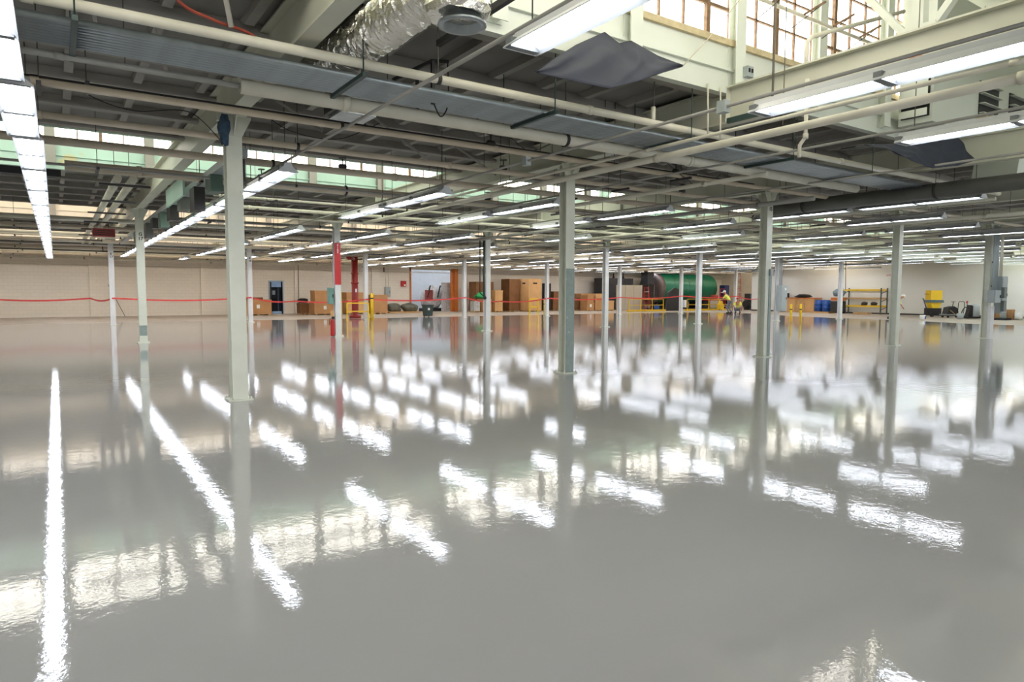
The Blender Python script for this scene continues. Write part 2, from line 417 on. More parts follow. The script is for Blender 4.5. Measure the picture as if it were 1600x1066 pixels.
collab = {(0, 0): 'tall pale steel column nearest the camera with blue rag at its top', (1, 0): 'pale steel column with grey-green plate on its right side, left of centre aisle',
          (2, 0): 'pale steel column with painted C 15 near its top', (0, 1): 'white steel column painted G 17 near its top', (1, 1): 'steel column painted red on its upper half, marked G 16',
          (0, 2): 'thin white steel column marked K 17 before the blank cream wall', (1, 2): 'white steel column marked K 16 beside the wooden crate at left'}
columns = {}
for i, x in enumerate(XC):
    for j, y in enumerate(YC):
        if not in_view(x, y, .6) or x > 47: continue
        if (i, j) in ((4, 0), (5, 0), (6, 0), (7, 0)) and i > 4: continue
        lab = collab.get((i, j), 'white steel column, the %s one under the %s roof beam' % (depthn[j], rowname[i]))
        t = thing('steel_column', lab, 'column', (x, y, 0), 0, 'steel columns of the hall')
        columns[(i, j)] = t
        link('shaft', mh if (j == 0 or (i, j) == (0, 1)) else mw, t); link('capital', mc, t); link('base_plate', mb_, t)
        if (i, j) in coltxt: text_part(t, coltxt[(i, j)], (0.01, -W-.004, 3.1 if j else 3.55), .13 if j else .12, (PI/2, 0, 0), M_dark)
t = columns[(1, 0)]; g = MB(); g.box(-.09, .1, -W-.014, -W-.001, 0, 1.95)
for q in (.3, .62, .95, 1.3, 1.7):
    for s_ in (-.05, .07): g.lathe([(.008, -.012), (.008, 0)], (s_, -W-.012, q), 6, 'y')
g.build('cover_plate', M_colg, t)
t = columns[(2, 0)]; g = MB(); g.box(.02, .115, -W-.014, -W-.001, 0, 1.95); g.build('cover_plate', M_colg, t)
g = MB(); g.cbox((.06, -W-.03, 2.0), (.1, .05, .16)); g.build('light_switch_box', M_egrey, t)
t = columns[(1, 1)]; g = MB()
g.box(-W-.006, W+.006, -W-.008, -W-.001, 1.75, 3.15); g.box(-W-.006, W+.006, W+.001, W+.008, 1.75, 3.15); g.build('red_painted_band', M_red, t)['label'] = 'red painted upper half'
g = MB(); g.box(-.05, .05, -W-.02, -W-.009, 2.75, 3.12); q_ = g.build('fire_sign', M_red, t)
text_part(t, 'F\nI\nR\nE', (0, -W-.022, 3.04), .08, (PI/2, 0, 0), M_white)
g = MB(); g.box(W+.001, W+.02, -W, W, 0, 1.5); g.build('corner_guard', M_yel, t)['label'] = 'yellow edge strip'
g = MB(); g.box(-.07, .07, -W-.03, -W-.001, .12, .26) ; 
t2 = columns[(0, 1)]; g = MB(); g.box(-.095, .095, -W-.01, -W-.001, .22, .52); g.build('reflective_patch', M_colg, t2)
# things fixed on columns
def ebox(name, label, cat, loc, d, m=M_egrey, rz=0, extras=True):
    t = thing(name, label, cat, loc, rz)
    g = MB(); g.cbox((0, 0, d[2]/2), d); g.build('case', m, t)
    if extras:
        g = MB(); g.cbox((0, -d[1]/2-.008, d[2]/2), (d[0]*.9, .014, d[2]*.92)); cv = g.build('cover', m, t)
        g = MB(); g.cbox((d[0]*.3, -d[1]/2-.03, d[2]*.5), (.03, .03, .1)); g.build('latch', M_dark, cv)
        g = MB(); g.cbox((d[0]*.5+.012, 0, d[2]*.5), (.022, .05, .12)); g.build('switch_handle', M_dark, t)
    return t
x, y = XC[1], YC[1]
ebox('disconnect_box', 'small green-grey switch box on the left side of the red-topped column', 'electrical box', (x-.24, y-.02, 1.1), (.16, .2, .55), mat('box_teal', (110, 150, 140), .5))
t = thing('fire_extinguisher', 'red fire extinguisher hung low on the left of the red-topped column', 'fire extinguisher', (x-.2, y-.08, 0))
MB().lathe([(.04, .02), (.07, .03), (.075, .1), (.075, .5), (.05, .57), (.02, .6)], n=14).build('cylinder', M_red, t)
MB().box(-.02, .06, -.02, .02, .6, .68).build('valve_handle', M_black, t); MB().tube([(-.02, 0, .64), (-.1, 0, .6), (-.11, 0, .4)], .012, 6).build('hose', M_black, t)
MB().cbox((-.03, -.06, .78), (.12, .02, .18)).build('tag', M_box2, t)
# grey cabinet on the column at row six, middle
x, y = XC[5], YC[1]
t = ebox('electrical_cabinet', 'tall grey electrical cabinet fixed to a column left of the yellow bollards', 'electrical box', (x+.0, y-.3, .55), (.55, .3, 1.4))
MB().lathe([(.07, -.02), (.07, 0)], (.05, -.17, 1.2), 12, 'y').build('warning_label', M_white, t)
t = thing('conduit_riser', 'grey conduits running up the column behind the tall electrical cabinet', 'conduit', (x, y-.2, 0))
for s_ in (-.1, .02, .12): MB().tube([(s_, 0, 1.9), (s_, 0, 3.8)], .025, 8).build('conduit', M_egrey, t)
# cabinets on the fifth nearest column (far right)
x, y = XC[4], YC[0]
t = ebox('switch_box', 'wide grey switch box on the front of the far right column', 'electrical box', (x-.28, y-.32, 1.22), (.5, .2, .42))
t = ebox('electrical_cabinet', 'tall grey electrical cabinet hanging on the right side of the far right column', 'electrical box', (x+.42, y-.25, .86), (.42, .22, 1.25))
for k, z in enumerate((.1, .55)): MB().cbox((-.14, -.15, z+.15), (.22, .1, .36)).build('breaker_box', mat('breaker_grey', (112, 120, 116), .5), t)
t = thing('conduit_riser', 'bundle of grey conduits rising from the cabinets on the far right column', 'conduit', (x, y-.22, 0))
for k, s_ in enumerate((-.2, -.11, -.02, .07, .16)): MB().tube([(s_, 0, 1.6), (s_, 0, 3.8)], .026, 8).build('conduit', M_egrey, t)
for k, s_ in enumerate((.34, .43, .52)): MB().tube([(s_, 0, 2.1), (s_, 0, 3.8)], .018, 8).build('conduit', M_pipe, t)
MB().box(-.26, .22, .0, .02, 2.55, 2.6).build('conduit_strap', M_dark, t); MB().box(-.26, .22, .0, .02, 1.75, 1.8).build('conduit_strap', M_dark, t)
tag(MB().box(x-.13, x+.13, y-.2, y-.105, 0, 1.1).build('column_guard', M_colw), 'white boxed guard around the foot of the far right column', 'guard')
# blue rag and cable at first column
g = MB(); g.blob((XC[0]-.13, YC[0]-.16, 3.66), (.14, .1, .34), 3, rough=.25, flat=False)
tag(g.build('hanging_rag', mat('blue_rag', (62, 84, 104), .9, var=.3, scale=20)), 'blue-grey rag hanging from the top of the nearest column', 'rag')
# pipes at column G (third row, middle) with valve
x, y = XC[2], YC[1]
t = thing('drain_pipe', 'dark green drop pipe with valve on the column before the tan crates', 'pipe', (x-.24, y-.16, 0))
MB().tube([(0, 0, 3.5), (0, 0, 1.25)], .035, 10).build('riser', M_dgreen, t); MB().tube([(-.18, 0, 3.5), (-.18, 0, 1.5), (-.0, 0, 1.35)], .022, 8).build('riser', M_dark, t)
MB().lathe([(.07, -.02), (.07, .02)], (0, -.06, 1.3), 12, 'y').build('valve_wheel', M_dark, t)
t = thing('column_brace', 'short diagonal steel brace at the top of the column before the tan crates', 'brace', (x, y, 0))
MB().bar((.1, 0, 3.4), (.65, 0, 3.85), .06, .06).build('brace_bar', M_col, t)

# ------------------------------------------------------------------ fluorescent fixtures
FL = 2.42
def fixture_meshes(n_t):
    hw = .15
    a = MB(); a.prism([(-.045, .1), (.045, .1), (.065, .05), (-.065, .05)], 0, FL, 'y'); a.prism([(-.065, .05), (.065, .05), (hw, -.022), (hw, -.03), (.06, .038), (-.06, .038), (-hw, -.03), (-hw, -.022)], 0, FL, 'y')
    for e in (-.006, FL): a.prism([(-.045, .1), (.045, .1), (.065, .05), (hw, -.022), (hw, -.03), (-hw, -.03), (-hw, -.022), (-.065, .05)], e, e+.006, 'y')
    h = a.mesh('housing', M_hous)
    s = MB().box(-.125, .125, 0, .07, -.026, .045).mesh('lamp_holder', mat('holder_grey', (120, 124, 126), .5))
    t = MB(); t.tube([(0, 0, 0), (0, 1.13, 0)], .017, 8); tb = t.mesh('lamp_tube', M_tube)
    return h, s, tb
FH, FS, FT = fixture_meshes(2)
sim = MB(); sim.k = 0; sim.prism([(-.045, .1), (.045, .1), (.065, .05), (.15, -.022), (.15, -.03), (.06, .038), (-.06, .038), (-.15, -.03), (-.15, -.022), (-.065, .05)], 0, FL, 'y')
for e in (-.006, FL): sim.prism([(-.045, .1), (.045, .1), (.065, .05), (.15, -.022), (.15, -.03), (-.15, -.03), (-.15, -.022), (-.065, .05)], e, e+.006, 'y')
sim.k = 1
for x in (-.055, .055): sim.tube([(x, .04, -.006), (x, FL-.04, -.006)], .018, 6)
FSIM = sim.mesh('fluorescent_fixture', [M_hous, M_tube])
rodm = MB(); rodm.tube([(0, 0, 0), (0, 0, 1)], .006, 5, False); ROD = rodm.mesh('hanger_rod', M_rod)
rows = {}
rows[0] = (-.2, 3.3, [4.78-2.48+2.48*k for k in range(0, 18)])
rows[1] = (2.9, 3.3, [1.75]+[10.15+2.48*k for k in range(12)])
rows[2] = (5.68, 3.25, [1.72, 10.4, 13.0, 18.8, 21.4, 25.2, 27.8, 30.3, 32.8, 38])
rows[3] = (8.55, 3.34, [1.78, 10.9, 13.6, 19.4, 22.0, 24.6, 28, 30.6, 36, 38.6])
rows[4] = (11.5, 3.38, [10.6, 13.4, 19.3, 22.0, 25.2, 28.2, 30.8, 33.6, 37.5, 40])
for r in range(5, 17):
    x = (14.73, 17.8, 20.88, 23.95, 27.0, 30.2, 33.4, 36.5, 39.6, 42.7, 46.0, 48.9)[r-5]; ys = []; y = 4.95 + (.4 if r % 2 else 2.7) + (r % 3)*.15
    k = 0
    while y < 44.5:
        if random.Random(r*100+k).random() > .2: ys.append(round(y, 2))
        y += 2.62+(.5 if k % 2 else 0); k += 1
    rows[r] = (x, 3.37, ys)
rowlab = ['unbroken row of lights']+['%s row beside the unbroken row' % ORD[k-1] for k in range(1, 20)]
for r, (x, z, ys) in rows.items():
    n = 0
    for y in ys:
        if y+FL > 46.5 or x > RIGHT-.5: continue
        n += 1
        lab = 'hanging strip light, %s from the near end of the %s' % (ORD[n-1], rowlab[r])
        dist = math.hypot(x, y)
        vis = in_view(x, y+FL, .8) or in_view(x, y, .8)
        fx = x-(.17 if y < 4 else .1 if y < 6 else .04 if y < 9 else 0) if r == 0 else x
        if not vis and not (dist < 16 and y > -1): continue
        if dist > 27 and not (r < 3):
            t = tag(link('fluorescent_fixture', FSIM, None, (x, y, z)), lab, 'ceiling light', 'fluorescent strip lights in rows')
            for yy in (.2, FL-.2):
                h = link('hanger', ROD, t, (0, yy, .1)); h.scale = (1, 1, ztop(y+yy)-z-.1)
            continue
        t = thing('fluorescent_fixture', lab, 'ceiling light', (fx, y, z), 0, 'fluorescent strip lights in rows')
        link('housing', FH, t)
        xs = (-.075, 0, .075) if r == 0 else (-.055, .055)
        for e in (0, FL/2-.03, FL-.06): link('lamp_holder', FS, t, (0, e, 0))
        for xx in xs:
            for yy in (.05, FL/2+.03): link('lamp_tube', FT, t, (xx, yy, .008 if r < 3 else -.002))
        for yy in (.15, FL-.15):
            h = link('hanger', ROD, t, (0, yy, .1)); h.scale = (1, 1, ztop(y+yy)-z-.1)
# strut / conduit over each light row
for r in range(1, 12):
    x, z, ys = rows[r]
    m = M_pipeg if r < 4 else (M_pipeg, M_pipe)[r % 2]
    g = MB(); g.tube([(x+.0, .8, z+.14), (x, 44 if r > 1 else 40, z+.14)], .018, 8)
    tag(g.build('support_conduit', m), 'thin grey conduit running along the top of the %s' % rowlab[r], 'conduit')

# ------------------------------------------------------------------ pipes running left-right
pn = [0]
STR = MB().box(-.022, .022, -.24, .24, -.04, 0).mesh('strut_hanger', M_dark)
CLM = MB().tube([(-.02, 0, 0), (.02, 0, 0)], .062, 10).mesh('pipe_clamp', M_dark)
def xpipe(y, z, r, x0, x1, m, label, bend=None, hang=3.2, name='ceiling_pipe', tees=()):
    t = thing(name, label, 'pipe', ((x0+x1)/2, y, z))
    c = (x0+x1)/2
    g = MB(); g.tube([(x0-c, 0, 0), (x1-c, 0, 0)], r, 12 if r > .04 else 8)
    xx = x0+1.1
    while xx < x1-.5:
        g.tube([(xx-c-.04, 0, 0), (xx-c+.04, 0, 0)], r*1.16, 10); xx += 5.6
    g.build('pipe_run', m, t)
    xx = x0+.9+(y*1.7) % 1.3; n = 0
    while xx < x1 and n < 18:
        if in_view(xx, y, .3):
            h = link('hanger_rod', ROD, t, (xx-c, 0, r*.9)); h.scale = (1, 1, ztop(y)-z-r*.9); n += 1
            if n % 3 == 1 and y > 8: link('strut_hanger', STR, t, (xx-c, 0, -r))
            if n % 4 == 2: link('pipe_clamp', CLM, t, (xx-c, 0, 0)).scale = (1, r/.05, r/.05)
        xx += hang
    for tx in tees:
        MB().tube([(tx-c, 0, 0), (tx-c, 0, .16+r)], r*.7, 10).build('tee_fitting', m, t)
    return t
def bank(y0, y1, z, x0, x1, n, m, label):
    c = (x0+x1)/2
    t = thing('conduit_bank', label, 'conduit', (c, (y0+y1)/2, z))
    me = MB().tube([(x0-c, 0, 0), (x1-c, 0, 0)], (y1-y0)/n*.46, 8).mesh('conduit', m)
    for k in range(n): link('conduit', me, t, (0, (k+.5)*(y1-y0)/n-(y1-y0)/2, 0))
    st = MB(); st.box(-.022, .022, -(y1-y0)/2-.25, (y1-y0)/2+.25, -.075, -.035); st.tube([(0, -(y1-y0)/2-.22, -.05), (0, -(y1-y0)/2-.22, DECK-z)], .007, 5); st.tube([(0, (y1-y0)/2+.22, -.05), (0, (y1-y0)/2+.22, DECK-z)], .007, 5)
    sm = st.mesh('strut_hanger', M_dgreen); xx = x0+1.2
    while xx < x1:
        if in_view(xx, y0, .3): link('strut_hanger', sm, t, (xx-c, 0, 0))
        xx += 2.35
    return t
ZP = 3.68
xpipe(6.42, 3.74, .047, -1.2, 17.5, M_pipe, 'long cream pipe crossing the upper left, in front of the conduit bank', tees=(6.6,))
bank(6.55, 7.2, 3.66, -1.0, 16.5, 9, M_galv, 'wide flat bank of grey conduits crossing under the nearest roof deck')
xpipe(7.3, 3.58, .03, -1.0, 1.62, M_pipeg, 'dark grey pipe end running into the thick cream pipe at upper left')
xpipe(7.3, 3.58, .078, 1.62, 13.2, M_pipe, 'thick cream pipe with tee stub running behind the conduit bank', tees=(1.8, 7.6, 10.2), hang=2.6)
xpipe(8.55, 3.64, .042, -1.2, 30, M_pipeb, 'beige pipe crossing just before the nearest column top')
xpipe(8.8, 3.75, .02, -1.2, 12, M_dark, 'thin dark line running beside the beige pipe at the nearest column')
xpipe(10.0, 3.62, .045, -1.2, 34, M_pipeb, 'beige pipe crossing just behind the nearest column')
xpipe(11.7, 3.64, .06, -1.4, 34, M_pipeb, 'brownish beige pipe below the second clerestory, nearer one')
xpipe(12.9, 3.5, .022, -1.4, 16, M_pipeg, 'thin grey pipe below the second clerestory')
xpipe(13.7, 3.62, .085, .2, 34, M_pipeb, 'thick beige pipe below the second clerestory, farther one', hang=2.8)
g = MB(); g.box(-2.5, .15, 14.3, 14.6, 3.5, 3.62); tag(g.build('strut_channel', M_black), 'black flat channel at the left edge below the green clerestory band', 'channel')
random.seed(21)
zone = {1: 'between the second and third clerestories', 2: 'between the third and fourth clerestories', 3: 'beyond the fourth clerestory near the back wall'}
pipemats = [(M_pipeb, 'beige'), (M_pipe, 'cream'), (M_pipeg, 'grey'), (M_pipe, 'cream'), (M_dark, 'dark')]
plan = [(16.3, 3.66, .03, 1), (17.8, 3.62, .045, 3), (20.0, 3.64, .03, 1), (22.2, 3.66, .045, 2), (23.4, 3.6, .07, 3), (24.6, 3.66, .03, 4), (25.9, 3.58, .05, 0), (27.6, 3.66, .04, 1), (29.3, 3.6, .06, 3),
        (31.2, 3.66, .06, 1), (32.4, 3.58, .04, 0), (33.6, 3.62, .08, 3), (35.4, 3.6, .04, 2), (36.6, 3.66, .06, 1), (38.0, 3.6, .05, 0), (39.6, 3.62, .07, 1), (41.2, 3.6, .05, 4), (42.6, 3.62, .08, 3), (44.0, 3.56, .09, 0), (45.2, 3.58, .06, 3), (46.2, 3.42, .07, 3)]
for n, (y, z, r, mi) in enumerate(plan):
    m, nm = pipemats[mi]
    xpipe(y, z, r, 3.0 if y < 23 else -2.5-y*.02, 49 if y < 36 else 58, m, '%s%s ceiling pipe running crosswise, %s one behind the green clerestory' % ('thick ' if r > .055 else 'thin ' if r < .036 else '', nm, ORD[n] if n < 20 else 'near last' if n < 21 else 'last'), hang=3.4)

# ------------------------------------------------------------------ pipes running away from the camera
def ypipe(x, z, r, y0, y1, m, label, name='ceiling_pipe', hang=2.9, cat='pipe'):
    t = thing(name, label, cat, (x, y0, z)); g = MB(); g.tube([(0, 0, 0), (0, y1-y0, 0)], r, 12 if r > .03 else 8)
    yy = 1.3
    while yy < y1-y0: g.tube([(0, yy-.04, 0), (0, yy+.04, 0)], r*1.18, 10); yy += 4.4
    g.build('pipe_run', m, t)
    yy = .8; n = 0
    while yy < y1-y0 and n < 14:
        h = link('hanger_rod', ROD, t, (0, yy, r*.9)); h.scale = (1, 1, ztop(y0+yy)-z-r*.9); yy += hang; n += 1
    return t
ypipe(7.2, 3.43, .05, 1.2, 18, M_pipe, 'cream pipe running away past the column with the grey-green plate')
ypipe(7.0, 3.52, .024, 1.2, 14, M_pipe, 'slimmer cream pipe just above the cream pipe by the grey-green plate column')
tag(MB().box(6.68, 6.72, 1.2, 5.3, 3.52, 3.58).build('strut_channel', M_dgreen), 'dark green channel below the nearest bright strip light at upper right', 'channel')
ypipe(1.02, 3.58, .07, 14.4, 34, M_pipe, 'left one of two thick cream pipes running side by side at left', hang=40)
ypipe(1.27, 3.58, .07, 14.4, 34, M_pipe, 'right one of two thick cream pipes running side by side at left', hang=40)
t = thing('pipe_rack', 'dark strut hangers under the two parallel cream pipes at left', 'rack', (1.15, 14.6, 3.49))
for k in range(7): MB().box(-.42, .42, k*2.7-.025, k*2.7+.025, -.03, .01).build('strut', M_dark, t)
for n, (x, z, r, y0, y1, mi) in enumerate([(9.9, 3.5, .04, 7, 44, 1), (12.9, 3.45, .05, 8, 44, 2), (16.2, 3.48, .04, 6, 44, 1), (19.2, 3.44, .05, 6, 44, 3), (21.6, 3.5, .035, 8, 44, 2), (25.0, 3.46, .05, 9, 44, 1),
                                     (28.3, 3.5, .04, 10, 44, 2), (31.0, 3.46, .05, 11, 44, 1), (34.4, 3.48, .04, 12, 44, 3), (37.4, 3.45, .05, 13, 44, 2), (40.4, 3.5, .04, 14, 44, 1), (43.5, 3.46, .04, 15, 44, 2)]):
    ypipe(x, z, r, y0, y1, pipemats[mi][0], '%s pipe running lengthwise, %s one past the column with grey-green plate' % (pipemats[mi][1], ORD[n]), hang=3.1)
# right: big dark duct and cream cross pipe bundle
t = thing('round_duct', 'dark grey round duct running away at the right edge under the ceiling', 'duct', (14.35, 1.5, 3.52))
MB().tube([(0, 0, 0), (0, 8.4, 0)], .15, 18).build('duct_run', mat('duct_dark', (92, 92, 88), .5), t)
for yy in (2, 4.8, 7.6): MB().tube([(0, yy, 0), (0, yy+.05, 0)], .16, 18).build('joint_band', M_dark, t)
for yy in (1, 6): h = link('hanger_rod', ROD, t, (0, yy, .14)); h.scale = (1, 1, .8)
# bus duct with plug-in boxes beside the first beam
t = thing('bus_duct', 'dark busway with hanging plug-in boxes beside the first beam, left of the nearest column', 'electrical busway', (2.42, 0, 0))
MB().box(-.09, .09, 10.9, 34, 3.56, 3.68).build('bus_rail', M_egrey, t)
random.seed(5)
for k in range(10):
    y = 11.1+k*1.7; h_ = .62*(.62, .45, .7, .4, .55, .6, .42, .66, .5, .58)[k]
    MB().box(-.11, .09, y, y+.5, 3.54-h_, 3.56).build('plug_box', (M_dark, mat('busway_green', (84, 108, 98)), M_dark, mat('busway_grey', (110, 112, 108)))[k % 4], t)
tag(MB().box(2.2, 2.24, 15.1, 17.6, 3.45, 3.84).build('backing_panel', M_mint), 'mint green panel hanging behind the busway boxes', 'panel')
t = thing('unit_heater', 'red unit heater hanging beyond the two parallel pipes at far left', 'heater', (1.3, 24.6, 3.2))
MB().box(-.3, .3, -.2, .2, 0, .24).build('casing', M_redo, t); g = MB()
for k in range(3): g.box(-.26, .26, -.22, -.2, .04+k*.06, .06+k*.06)
g.build('louvres', M_dark, t); h = link('hanger_rod', ROD, t, (.14, 0, .24)); h.scale = (1, 1, DECK-3.44)

# ------------------------------------------------------------------ foil duct, diffuser, hoses
t = thing('insulated_duct', 'silver foil-wrapped flexible duct hanging under the ceiling at top centre', 'duct')
pts = []
for k in range(120):
    u = k/119; pts.append((2.63+.15*u, 7.9-2.9*u+.25*math.sin(u*PI)*.3, 4.12-.04*math.sin(u*PI)))
g = MB(); g.tube(pts, [.22+.012*((k*7) % 3-1)*(k > 2) for k in range(120)], 30); random.seed(11)
def crumple(g, amt):
    g.v = [(a+random.uniform(-amt, amt), b+random.uniform(-amt, amt), c+random.uniform(-amt, amt)) for a, b, c in g.v]; g.sm = [False]*len(g.f)
crumple(g, .009); g.build('duct_sleeve', M_foil, t)
g = MB(); pr = []
for k in range(14): u = k/13; pr.append((.26+.012*((k*5) % 3-1), -.2+.85*u))
g.lathe(pr, (2.82, 4.95, 3.95), 26); crumple(g, .014); g.build('vertical_sleeve', M_foil, t)
g = MB(); g.lathe([(.0, .08), (.15, .08), (.17, 0), (.2, 0), (.2, -.02), (.16, -.02), (.14, .06), (0, .06)], (2.84, 4.92, 3.7), 24); g.build('duct_collar', M_galv, t)
t = thing('air_diffuser', 'galvanised sheet metal box hung under the ceiling left of centre', 'diffuser', (3.05, 8.0, 3.62))
MB().box(-.2, .24, -.22, .22, 0, .3).build('box', M_galv, t); MB().box(-.27, -.2, -.18, .18, .03, .27).build('grille', M_dark, t)
for a in (-.15, .15):
    h = link('hanger_rod', ROD, t, (a, 0, .3)); h.scale = (1, 1, DECK-3.92)
def curve_tube(pts, r, n=8, steps=14):
    P = [Vector(p) for p in pts]; out = []
    for i in range(len(P)-1):
        p0 = P[max(i-1, 0)]; p1 = P[i]; p2 = P[i+1]; p3 = P[min(i+2, len(P)-1)]
        for k in range(steps):
            t_ = k/steps; out.append(.5*((2*p1)+(-p0+p2)*t_+(2*p0-5*p1+4*p2-p3)*t_**2+(-p0+3*p1-3*p2+p3)*t_**3))
    out.append(P[-1]); return out
tag(MB().tube(curve_tube([(.62, 5.6, 4.3), (.68, 5.75, 4.1), (.9, 6.2, 3.88), (1.2, 6.35, 3.83), (1.5, 6.45, 3.82), (1.7, 6.5, 3.75)], .012), .014, 7).build('hanging_hose', M_dcopper), 'reddish brown hose drooping onto the cream pipe at upper left', 'hose')
tag(MB().tube(curve_tube([(1.1, 5.3, 4.3), (1.25, 5.5, 4.12), (1.5, 5.7, 4.05), (1.75, 5.7, 4.2), (1.9, 5.6, 4.35)], .012), .012, 7).build('hanging_cable', M_black), 'black cable loop hanging below the ceiling at top left', 'cable')
xpipe(5.75, 4.1, .022, .2, 1.85, M_pipeg, 'short grey conduit under the deck by the black cable loop')
tag(MB().box(3.27, 3.32, 2.8, 6.19, 3.98, 4.04).build('strut_channel', M_black), 'black channel running lengthwise just past the foil duct', 'channel')
t = thing('drop_box_arm', 'black angled hanger arms right of the foil duct with a cable', 'hanger', (3.6, 6.9, 3.6))
MB().bar((0, 0, .5), (-.35, .3, .3), .035, .035).build('arm', M_black, t); MB().bar((0, 0, .5), (0, 0, .02), .035, .035).build('arm', M_black, t); MB().bar((0, 0, .5), (.3, .2, .6), .035, .035).build('arm', M_black, t)
MB().tube(curve_tube([(.0, 0, .05), (.1, .0, -.1), (.25, .1, .1), (.3, .2, .6)], .008), .008, 6).build('cable', M_black, t)
for n, (x, y, z, lab) in enumerate([(5.68, 8.0, 3.39, 'small grey junction box on the light conduit above the centre'), (5.68, 4.55, 3.39, 'small grey junction box on the conduit beside the upper right strip light')]):
    tag(MB().cbox((x, y, z), (.09, .1, .12)).build('junction_box', M_egrey), lab, 'electrical box')

# ------------------------------------------------------------------ hanging black plastic sheets
def sheet(name, label, corners, sag, peaks, nu=44, nv=26):
    A, B, C_, D = [Vector(c) for c in corners]; vs = []
    for j in range(nv+1):
        for i in range(nu+1):
            u = i/nu; v = j/nv
            p = A*(1-u)*(1-v)+B*u*(1-v)+C_*u*v+D*(1-u)*v
            s_ = sag*math.sin(PI*u)*math.sin(PI*v)
            z = p.z-s_
            for (pu, pv, ph, pw) in peaks: z += ph*math.exp(-((u-pu)**2+(v-pv)**2)/pw)
            z += .012*math.sin(19*u+5*v)*math.sin(PI*u)+.008*math.sin(31*u-13*v)
            vs.append((p.x+.03*math.sin(6*v+3*u), p.y+.03*math.sin(8*u), z))
    fs = [(j*(nu+1)+i, j*(nu+1)+i+1, (j+1)*(nu+1)+i+1, (j+1)*(nu+1)+i) for j in range(nv) for i in range(nu)]
    g = MB(); g.add(vs, fs, True); o = g.build(name, M_plas)
    md = o.modifiers.new('thickness', 'SOLIDIFY'); md.thickness = .004
    return tag(o, label, 'plastic sheet')
def drape(label, T, B, nu=60, nv=22, bul=.12):
    def along(P_, u):
        n = len(P_)-1; k = min(int(u*n), n-1); return Vector(P_[k]).lerp(Vector(P_[k+1]), u*n-k)
    vs = []
    for j in range(nv+1):
        for i in range(nu+1):
            u = i/nu; v = j/nv; p = along(T, u).lerp(along(B, u), v)
            q = math.sin(PI*v)*math.sin(PI*u)
            p += Vector((0, -1, -.35))*bul*q
            p.z += .02*math.sin(14*u+4*v)*q+.012*math.sin(37*u-9*v)*q; p.y += .03*math.sin(23*u+6*v)*math.sin(PI*v)
            vs.append(p)
    fs = [(j*(nu+1)+i, j*(nu+1)+i+1, (j+1)*(nu+1)+i+1, (j+1)*(nu+1)+i) for j in range(nv) for i in range(nu)]
    g = MB(); g.add(vs, fs, True); o = g.build('plastic_sheet', M_plas)
    md = o.modifiers.new('thickness', 'SOLIDIFY'); md.thickness = .003
    return tag(o, label, 'plastic sheet')
drape('black plastic sheet slung under the first roof monitor, tied up at two peaks',
      [(3.65, 5.0, 3.5), (4.6, 5.6, 4.09), (5.34, 5.98, 4.5), (5.57, 5.98, 4.42), (5.78, 6.0, 4.5), (6.2, 5.97, 4.4), (6.45, 5.8, 4.29)],
      [(3.65, 5.0, 3.48), (3.85, 4.95, 3.46), (4.15, 4.92, 3.45), (4.45, 4.9, 3.45), (5.0, 5.1, 3.66), (5.8, 5.5, 4.0), (6.46, 5.8, 4.27)])
drape('wide black plastic sheet slung under the roof in front of the air intake box',
      [(9.75, 5.3, 3.66), (10.5, 5.35, 3.76), (11.3, 5.4, 3.9), (12.1, 5.4, 4.03), (12.95, 5.4, 4.18)],
      [(10.2, 5.1, 3.58), (10.75, 5.1, 3.5), (11.4, 5.1, 3.46), (12.4, 5.15, 3.62), (13.4, 5.3, 3.84)], bul=.05)
t = thing('rigid_black_panel', 'small dark folded panel at the left end of the right plastic sheet', 'panel', (9.5, 5.2, 3.52))
MB().bar((-.35, 0, .0), (.3, .1, .1), .2, .02).build('panel_board', M_black, t)

# louvred intake box in the nearest roof monitor at upper right
t = thing('air_intake_box', 'pale green sheet metal intake box with louvres under the roof at upper right', 'air handler', (12.2, 5.5, 4.39))
MB().box(0, 5.2, 0, .55, 0, 2.2).build('casing', M_pale, t)
sd = MB().box(-.02, .0, .05, .5, .1, .75).build('side_opening', M_black, t)
for k in range(4): MB().bar((-.09, .05, .16+k*.17), (-.09, .5, .16+k*.17), .012, .12).build('louvre_blade', M_pale, sd)
for xx in (1.7, 3.0):
    op = MB().box(xx, xx+.8, -.02, 0, .36, .95).build('louvre_opening', M_black, t)
    for k in range(4): MB().bar((xx, -.05, .38+k*.17), (xx+.8, -.05, .38+k*.17), .09, .012).build('louvre_blade', M_pale, op)
    MB().box(xx-.08, xx+.88, -.16, 0, .26, .3).build('drip_ledge', M_sill, t)
t = thing('air_duct', 'pale square duct dropping from the roof behind the right plastic sheet', 'duct', (15.4, 5.6, 3.75))
MB().prism([(-.5, .0), (1.4, .1), (1.5, .53), (-.35, .53)], -.4, .35, 'y').build('duct_body', M_pale, t)
MB().box(-.3, .9, -.3, .2, -.04, .06).build('duct_lip', M_rib, t)

